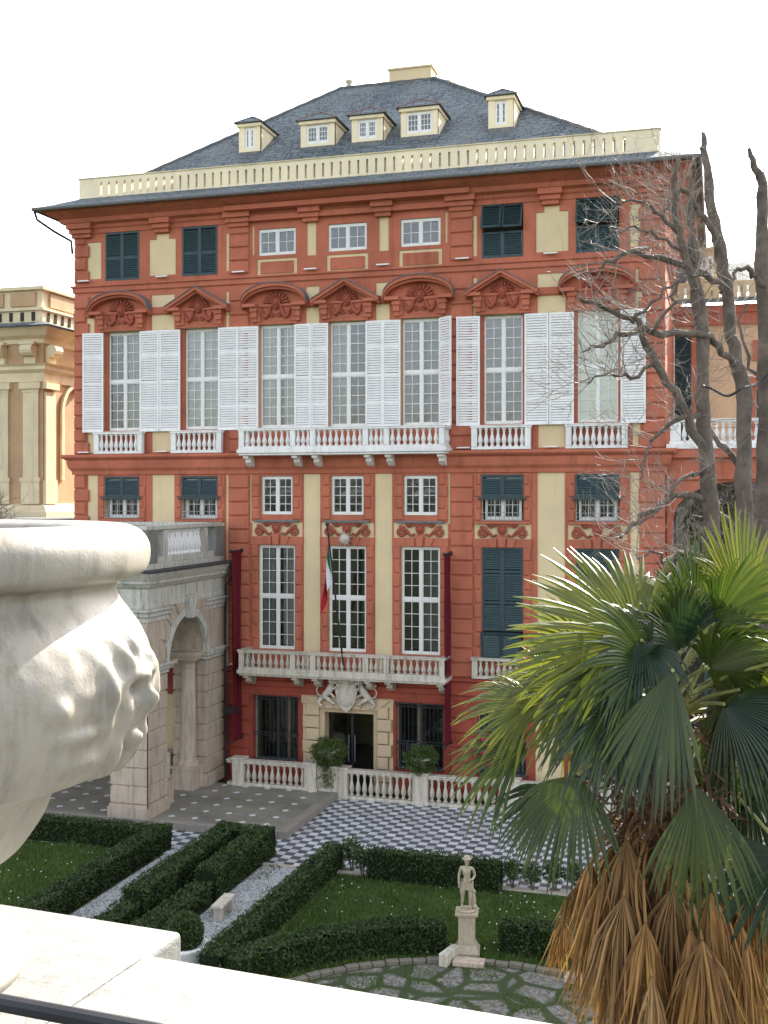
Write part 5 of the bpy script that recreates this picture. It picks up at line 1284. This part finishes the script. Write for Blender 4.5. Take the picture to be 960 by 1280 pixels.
branches = [
 [(893,700,-.5,9),(860,690,-.9,8),(835,700,-1.3,6),(815,690,-1.6,4),(800,700,-1.8,2)],
 [(885,590,-.6,8),(850,600,-1.,7),(820,640,-1.4,5),(795,655,-1.7,3)],
 [(846,290,-1.,7),(820,262,-1.3,6),(790,250,-1.6,4),(765,262,-1.8,2)],
 [(864,320,-.6,7),(830,300,-1.,6),(800,285,-1.3,4),(775,290,-1.5,2)],
 [(820,455,-1.3,7),(790,470,-1.6,6),(760,465,-1.9,4),(735,480,-2.1,2)],
 [(929,500,.1,18),(923,464,.1,15),(898,434,-.3,13),(869,417,-.7,12),(814,415,-1.2,11),(776,417,-1.6,9),(759,428,-1.8,6),(728,440,-2,3)],
 [(909,372,.2,12),(898,354,0,11),(860,333,-.5,11),(814,320,-1,10),(780,316,-1.4,8),(753,335,-1.6,5)],
 [(885,585,-.6,16),(860,519,-.9,15),(827,464,-1.3,14),(805,422,-1.6,12),(789,398,-1.8,9),(738,379,-2.2,7),(725,372,-2.3,4)],
 [(930,680,0,13),(919,658,-.2,12),(869,620,-.8,11),(831,624,-1.2,10),(801,645,-1.5,8),(780,666,-1.8,5),(770,672,-2,3)],
 [(875,520,-.6,9),(860,519,-.9,9),(843,527,-1.1,8),(822,544,-1.4,6),(805,573,-1.6,4),(800,600,-1.8,2)],
 [(929,590,0,12),(905,560,.3,11),(890,540,.6,8),(880,520,.8,5)],
 [(879,420,-.5,8),(862,345,.5,6),(840,360,.8,4)],
 [(953,360,1.,11),(945,345,.7,10),(930,335,.4,8),(915,345,.2,6),(905,372,.2,4)],
 [(957,480,1.,10),(940,460,1.3,7),(925,400,1.4,5),(935,380,1.5,4)],
 [(814,415,-1.2,7),(838,380,-1.4,6),(852,345,-1.5,4),(880,345,-1.5,3)],
 [(789,398,-1.8,6),(820,370,-2,5),(850,350,-2.1,3)]]
q = MB(); nodes = []
def limb(mb, pts, k=4, wob=.012, n=9, collect=0):
    P3 = [TP(a, b, d) for a, b, d, w_ in pts]; path = smooth_path(P3, k, wob); rad = np.interp(np.linspace(0, len(pts)-1, len(path)), range(len(pts)), [w_/sp_/2*.70 for *_, w_ in pts])
    rad = [r*(1+random.uniform(-.08,.14)) for r in rad]; mb.tube(path, rad, n)
    for i in range(len(path)):
        if rad[i] < .17: nodes.append((path[i], rad[i], (path[min(i+1,len(path)-1)]-path[max(i-1,0)]).normalized()))
for s_ in stems: limb(q, s_, 5, .015, 11)
for k in range(26):
    p, r, d = random.choice(nodes); q.blob(tuple(p+Vector((random.uniform(-1,1),random.uniform(-1,1),0))*r*.7), r*random.uniform(.5,.9), n=7, m=5, jit=.2)
b_ = q.build('trunk', M['bark'], bt, smooth=True)
for s_ in branches: limb(q := MB(), s_, 4, .03, 8); q.build('branch', M['bark'], bt, smooth=True)
tw = MB()
def twig(p, d, L_, r, depth):
    n = 5; pts = [p]; cur = p; dd = d.copy()
    for i in range(n):
        dd = (dd+Vector((random.gauss(0,.13), random.gauss(0,.13), random.gauss(.07,.12)))).normalized(); cur = cur+dd*L_/n; pts.append(cur)
    tw.tube(pts, [r*(1-.7*i/n) for i in range(n+1)], 4)
    if depth:
        for _ in range(random.choice((2,3,3,4))):
            i = random.randint(1, n); d2 = (dd+Vector((random.gauss(0,.8), random.gauss(0,.8), random.gauss(.1,.7)))).normalized(); twig(pts[i], d2, L_*random.uniform(.4,.75), r*.6, depth-1)
for k in range(520):
    p, r, d = random.choice(nodes)
    if p.z+base.z < 9.2: continue
    sc_px = 480+ (p+base).dot(CR)/((p+base).dot(CF))*FPX
    if sc_px > 870 and random.random() < .72: continue
    out = Vector((random.gauss(-.35,.8), random.gauss(-.2,.8), random.gauss(.25,.7))).normalized()
    twig(p, (out+d*.3).normalized(), random.uniform(.35,1.3), random.uniform(.006,.011), 2)
tw.build('twigs', M['twig'], bt)
MB().tube(smooth_path([TP(877,482,-.95), TP(890,486,-.9), TP(910,495,-.3), TP(930,484,-.3), TP(945,480,.6), TP(960,468,.7)], 4), .025, 6).build('cable', M['iron'], None, base)
tag(bpy.data.objects['cable'], 'black cable slung between the stems of the bare tree', 'cable')
lt = empty('bare_tree', (-27.8, 39.0, 0), 'small leafless tree at the left edge in front of the cream palace', 'tree')
tw = MB(); q = MB(); q.tube([(0,0,0),(.1,0,4),(.0,0,8),(-.2,0,10.2)], [.16,.13,.1,.06], 8); q.build('trunk', M['bark'], lt, smooth=True)
for k in range(70): twig(Vector((random.uniform(-.2,.1), 0, random.uniform(9,10.4))), Vector((random.gauss(0,.8), random.gauss(0,.6), random.uniform(.0,1))).normalized(), random.uniform(.5,1.3), .013, 2)
tw.build('twigs', M['bark'], lt)

# ================================================================== PALM
pz = 8.0
pbase = Vector((P(838, 900, pz).x, P(838, 900, pz).y, 0))
pm = empty('fan_palm', tuple(pbase), 'tall fan palm with green fronds above a skirt of dry brown fronds', 'palm')
crown = P(835, 905, pz)-pbase
def PP(px, py, dz=0): return P(px, py, pz+dz)-pbase
def frond(hub, axis, side, Rr, spread, n, mat, droop=.25, fold=.55, cup=.0, tipjit=.1, name='frond', rag=0.):
    """fan leaf: axis = direction of middle segment, side = direction across, blade in their plane."""
    axis = axis.normalized(); side = (side-axis*side.dot(axis)).normalized(); nrm = axis.cross(side).normalized()
    if nrm.z < 0: nrm = -nrm
    mb = MB(); K = 9
    for i in range(n):
        th = (i+.5)/n*spread-spread/2; dth = spread/n
        L_ = Rr*(1-.25*(abs(th)/(spread/2))**2)*random.uniform(1-tipjit, 1+tipjit*.4)
        d = axis*math.cos(th)+side*math.sin(th); acr = -axis*math.sin(th)+side*math.cos(th)
        dr = droop*random.uniform(.5,1.9); tw_ = random.gauss(0, .05+rag)
        br = random.random() < .2
        vs = []
        for k in range(K):
            t = k/(K-1); r = .03+t*L_
            wd = min(r*math.tan(dth/2)*1.03, Rr*.62*math.tan(dth/2))*(1 if t < .7 else max(.08, 1-(t-.7)/.3*.88))
            sag = -dr*Rr*max(0, t-.35)**2.0*1.6-(.25*Rr*max(0,t-.7) if br else 0)
            lift = cup*Rr*(1-math.cos(th))*t*-1
            c = hub+d*r+Vector((0,0,1))*sag+nrm*lift+acr*tw_*max(0,t-.4)*Rr*.6
            vs += [c-acr*wd-nrm*wd*fold*.0, c+nrm*wd*fold*1.0, c+acr*wd]
        f = []
        for k in range(K-1): f += [(3*k,3*k+1,3*k+4,3*k+3),(3*k+1,3*k+2,3*k+5,3*k+4)]
        mb.add(vs, f)
    return mb.build(name, mat, pm)
def screen_dir(deg, away): return (CR*math.cos(R(deg))*math.cos(R(away))+CU*math.sin(R(deg))*math.cos(R(away))+CF*math.sin(R(away)))
def petiole(h): 
    c = crown+Vector((random.uniform(-.1,.1), random.uniform(-.1,.1), random.uniform(-.1,.15))); m = (c+h)/2+Vector((0,0,.10*(h-c).length))
    return MB().tube(smooth_path([c, m, h], 4), [.017]*5+[.013]*4, 6).build('petiole', M['petiole'], pm)
ppm = FPX/pz
# hub px, hub py, depth, screen angle, towards/away deg, radius px, spread deg, roll, material, droop
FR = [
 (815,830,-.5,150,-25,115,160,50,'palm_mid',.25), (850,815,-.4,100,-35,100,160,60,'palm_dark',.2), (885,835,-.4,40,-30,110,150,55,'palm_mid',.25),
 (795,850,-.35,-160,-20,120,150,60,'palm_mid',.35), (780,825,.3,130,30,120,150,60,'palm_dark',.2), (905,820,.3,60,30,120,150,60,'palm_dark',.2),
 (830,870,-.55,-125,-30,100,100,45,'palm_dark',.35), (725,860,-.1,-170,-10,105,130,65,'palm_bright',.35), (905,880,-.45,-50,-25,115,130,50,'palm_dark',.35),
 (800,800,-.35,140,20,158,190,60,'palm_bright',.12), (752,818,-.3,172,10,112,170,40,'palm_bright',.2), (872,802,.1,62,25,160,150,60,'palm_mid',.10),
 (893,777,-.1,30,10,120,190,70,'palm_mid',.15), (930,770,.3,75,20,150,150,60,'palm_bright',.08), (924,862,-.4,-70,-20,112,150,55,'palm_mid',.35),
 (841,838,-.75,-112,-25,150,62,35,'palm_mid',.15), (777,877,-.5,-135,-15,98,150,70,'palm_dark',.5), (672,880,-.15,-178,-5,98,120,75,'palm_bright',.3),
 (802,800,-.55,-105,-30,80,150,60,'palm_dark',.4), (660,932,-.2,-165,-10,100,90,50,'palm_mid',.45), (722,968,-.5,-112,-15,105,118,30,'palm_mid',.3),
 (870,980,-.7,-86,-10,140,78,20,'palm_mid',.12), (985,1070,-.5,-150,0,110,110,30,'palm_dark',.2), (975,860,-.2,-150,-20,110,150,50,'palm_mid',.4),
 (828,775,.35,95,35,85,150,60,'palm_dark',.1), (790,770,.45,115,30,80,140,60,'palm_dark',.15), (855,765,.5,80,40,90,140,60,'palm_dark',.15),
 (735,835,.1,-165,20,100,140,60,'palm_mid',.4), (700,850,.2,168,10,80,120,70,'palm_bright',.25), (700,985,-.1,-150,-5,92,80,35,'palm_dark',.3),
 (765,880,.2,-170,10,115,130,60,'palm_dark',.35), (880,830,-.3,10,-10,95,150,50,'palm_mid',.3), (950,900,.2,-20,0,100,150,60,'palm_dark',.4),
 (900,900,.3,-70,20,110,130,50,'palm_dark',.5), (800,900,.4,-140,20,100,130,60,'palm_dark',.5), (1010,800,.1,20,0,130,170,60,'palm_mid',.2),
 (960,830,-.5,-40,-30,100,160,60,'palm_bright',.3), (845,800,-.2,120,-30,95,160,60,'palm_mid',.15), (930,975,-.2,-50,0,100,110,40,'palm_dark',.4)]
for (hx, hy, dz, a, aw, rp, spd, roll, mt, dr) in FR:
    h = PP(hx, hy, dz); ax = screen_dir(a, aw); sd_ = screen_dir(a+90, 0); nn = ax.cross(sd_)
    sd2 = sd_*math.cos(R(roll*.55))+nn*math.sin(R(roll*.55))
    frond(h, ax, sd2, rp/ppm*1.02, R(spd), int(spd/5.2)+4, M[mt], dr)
    petiole(h)
# dry hanging fronds
DR = [(705,1150,.3,70,-104),(722,1105,.2,85,-104),(735,1160,.0,110,-99),(765,1150,-.3,130,-97),(740,1075,-.1,105,-100),(757,1090,-.3,150,-97),(783,1047,-.35,125,-88),(807,1153,-.6,140,-92),(843,1107,-.5,135,-93),(863,1160,-.6,140,-90),(887,1113,-.45,150,-86),
      (937,1118,-.3,130,-82),(878,1175,-.7,150,-90),(765,1060,.1,110,-100),(800,1080,-.2,140,-92),(905,1110,-.2,150,-84),(925,1150,-.5,130,-85),(955,1120,-.1,140,-80),(825,1130,.1,150,-92),
      (780,1120,-.45,170,-97),(850,1200,-.5,150,-90),(815,1220,-.7,140,-93),(900,1220,-.5,150,-88),(775,1180,-.3,150,-98),(860,1050,.2,160,-90),(930,1200,-.1,150,-86),(745,1110,-.1,95,-104),(800,1250,-.4,150,-92),(850,1290,-.5,150,-90),(910,1290,-.4,150,-88),(845,1020,-.3,120,-94),(790,1010,.1,110,-100)]
def dead(hub, ang_, Rr, wid):
    mb = MB(); n = random.randint(64, 84); K = 7
    ax = screen_dir(ang_, random.uniform(-14, 8)); lean = random.gauss(0, .05)
    for i in range(n):
        th = (i+random.random())/n*2-1; phi = th*wid+random.gauss(0, .035); L_ = Rr*random.uniform(.55,1.12)*(1-.10*abs(th)); bend = random.gauss(0,.09)
        d0 = (ax*math.cos(phi)+CR*math.sin(phi)+CF*(-.24*math.cos(th*1.5)+random.gauss(0,.10))).normalized(); wdn = Rr*.0075*random.uniform(.6,1.35); rot = random.uniform(-1.1,1.1)
        vs = []
        for k in range(K):
            t = k/(K-1); t2 = max(0, t-.3); c = hub+d0*L_*min(t,.3)+(d0*.45+Vector((0,0,-.62))).normalized()*L_*t2+CR*bend*L_*t*t+CF*random.gauss(0,.006)
            w_ = wdn*(.5+.9*min(1,t*3.5))*(1 if t < .6 else 1-(t-.6)*2.1); w_ = max(w_, .0012)
            a_ = rot+t*bend*10; ac = CR*math.cos(a_)+CF*math.sin(a_)
            vs += [c-ac*w_, c-CF*w_*.8, c+ac*w_]
        f = []
        for k in range(K-1): f += [(3*k,3*k+1,3*k+4,3*k+3),(3*k+1,3*k+2,3*k+5,3*k+4)]
        mb.add(vs, f)
    return mb.build('dry_frond', M[random.choice(('palm_dead','palm_dead','palm_dead2'))], pm)
for hx, hy, dz, rp, a in DR:
    h = PP(hx, hy, dz); dead(h, a, rp/ppm*1.05, R(random.choice((18,24,30,36))))
    top = crown+Vector((random.uniform(-.25,.25), random.uniform(-.2,.2), -.35-random.random()*.3))
    MB().tube(smooth_path([top, (top+h)/2+(h-top).cross(CU).normalized()*.05+CR*(.1 if hx > 838 else -.1), h], 4), .011, 5).build('dry_petiole', M['palm_dead'], pm)
# trunk with fibre and old leaf bases
q = MB(); pts = [Vector((0,0,z)) for z in np.linspace(0, crown.z-.1, 30)]; q.tube(pts, [.16+.02*random.random() for _ in pts], 14); q.build('trunk', M['fibre'], pm, smooth=True)
q = MB()
for k in range(900):
    z = crown.z+.05-random.random()**1.2*1.25; a = random.uniform(0, 6.283); r = .30+.15*math.sin(max(0,min(1,(crown.z+.1-z)/1.1))*math.pi)*random.uniform(.6,1.3)
    p = Vector((r*math.cos(a), r*math.sin(a), z)); o_ = Vector((math.cos(a), math.sin(a), 0)); L_ = random.uniform(.08,.24); sd_ = Vector((-math.sin(a), math.cos(a), 0))
    d = (o_*random.uniform(.3,1.)+Vector((0,0,random.uniform(-.8,.9)))+sd_*random.gauss(0,.5)).normalized(); w_ = random.uniform(.006,.03)
    q.add([p-sd_*w_, p+sd_*w_, p+d*L_*.6+sd_*w_*.8, p+d*L_, p+d*L_*.6-sd_*w_*.8], [(0,1,2,3,4)])
for k in range(420):
    z = crown.z-random.random()*1.1; a = random.uniform(0,6.283); r = random.uniform(.2,.36); p = Vector((r*math.cos(a), r*math.sin(a), z)); o_ = Vector((math.cos(a), math.sin(a), 0))
    pts = [p]; dd = (o_+Vector((random.gauss(0,.5), random.gauss(0,.5), random.gauss(-.1,.6)))).normalized()
    for i in range(4): dd = (dd+Vector((random.gauss(0,.5),random.gauss(0,.5),random.gauss(-.25,.4)))).normalized(); pts.append(pts[-1]+dd*random.uniform(.03,.08))
    q.tube(pts, .0035, 3)
q.build('leaf_base_fibre', M['fibre'], pm)
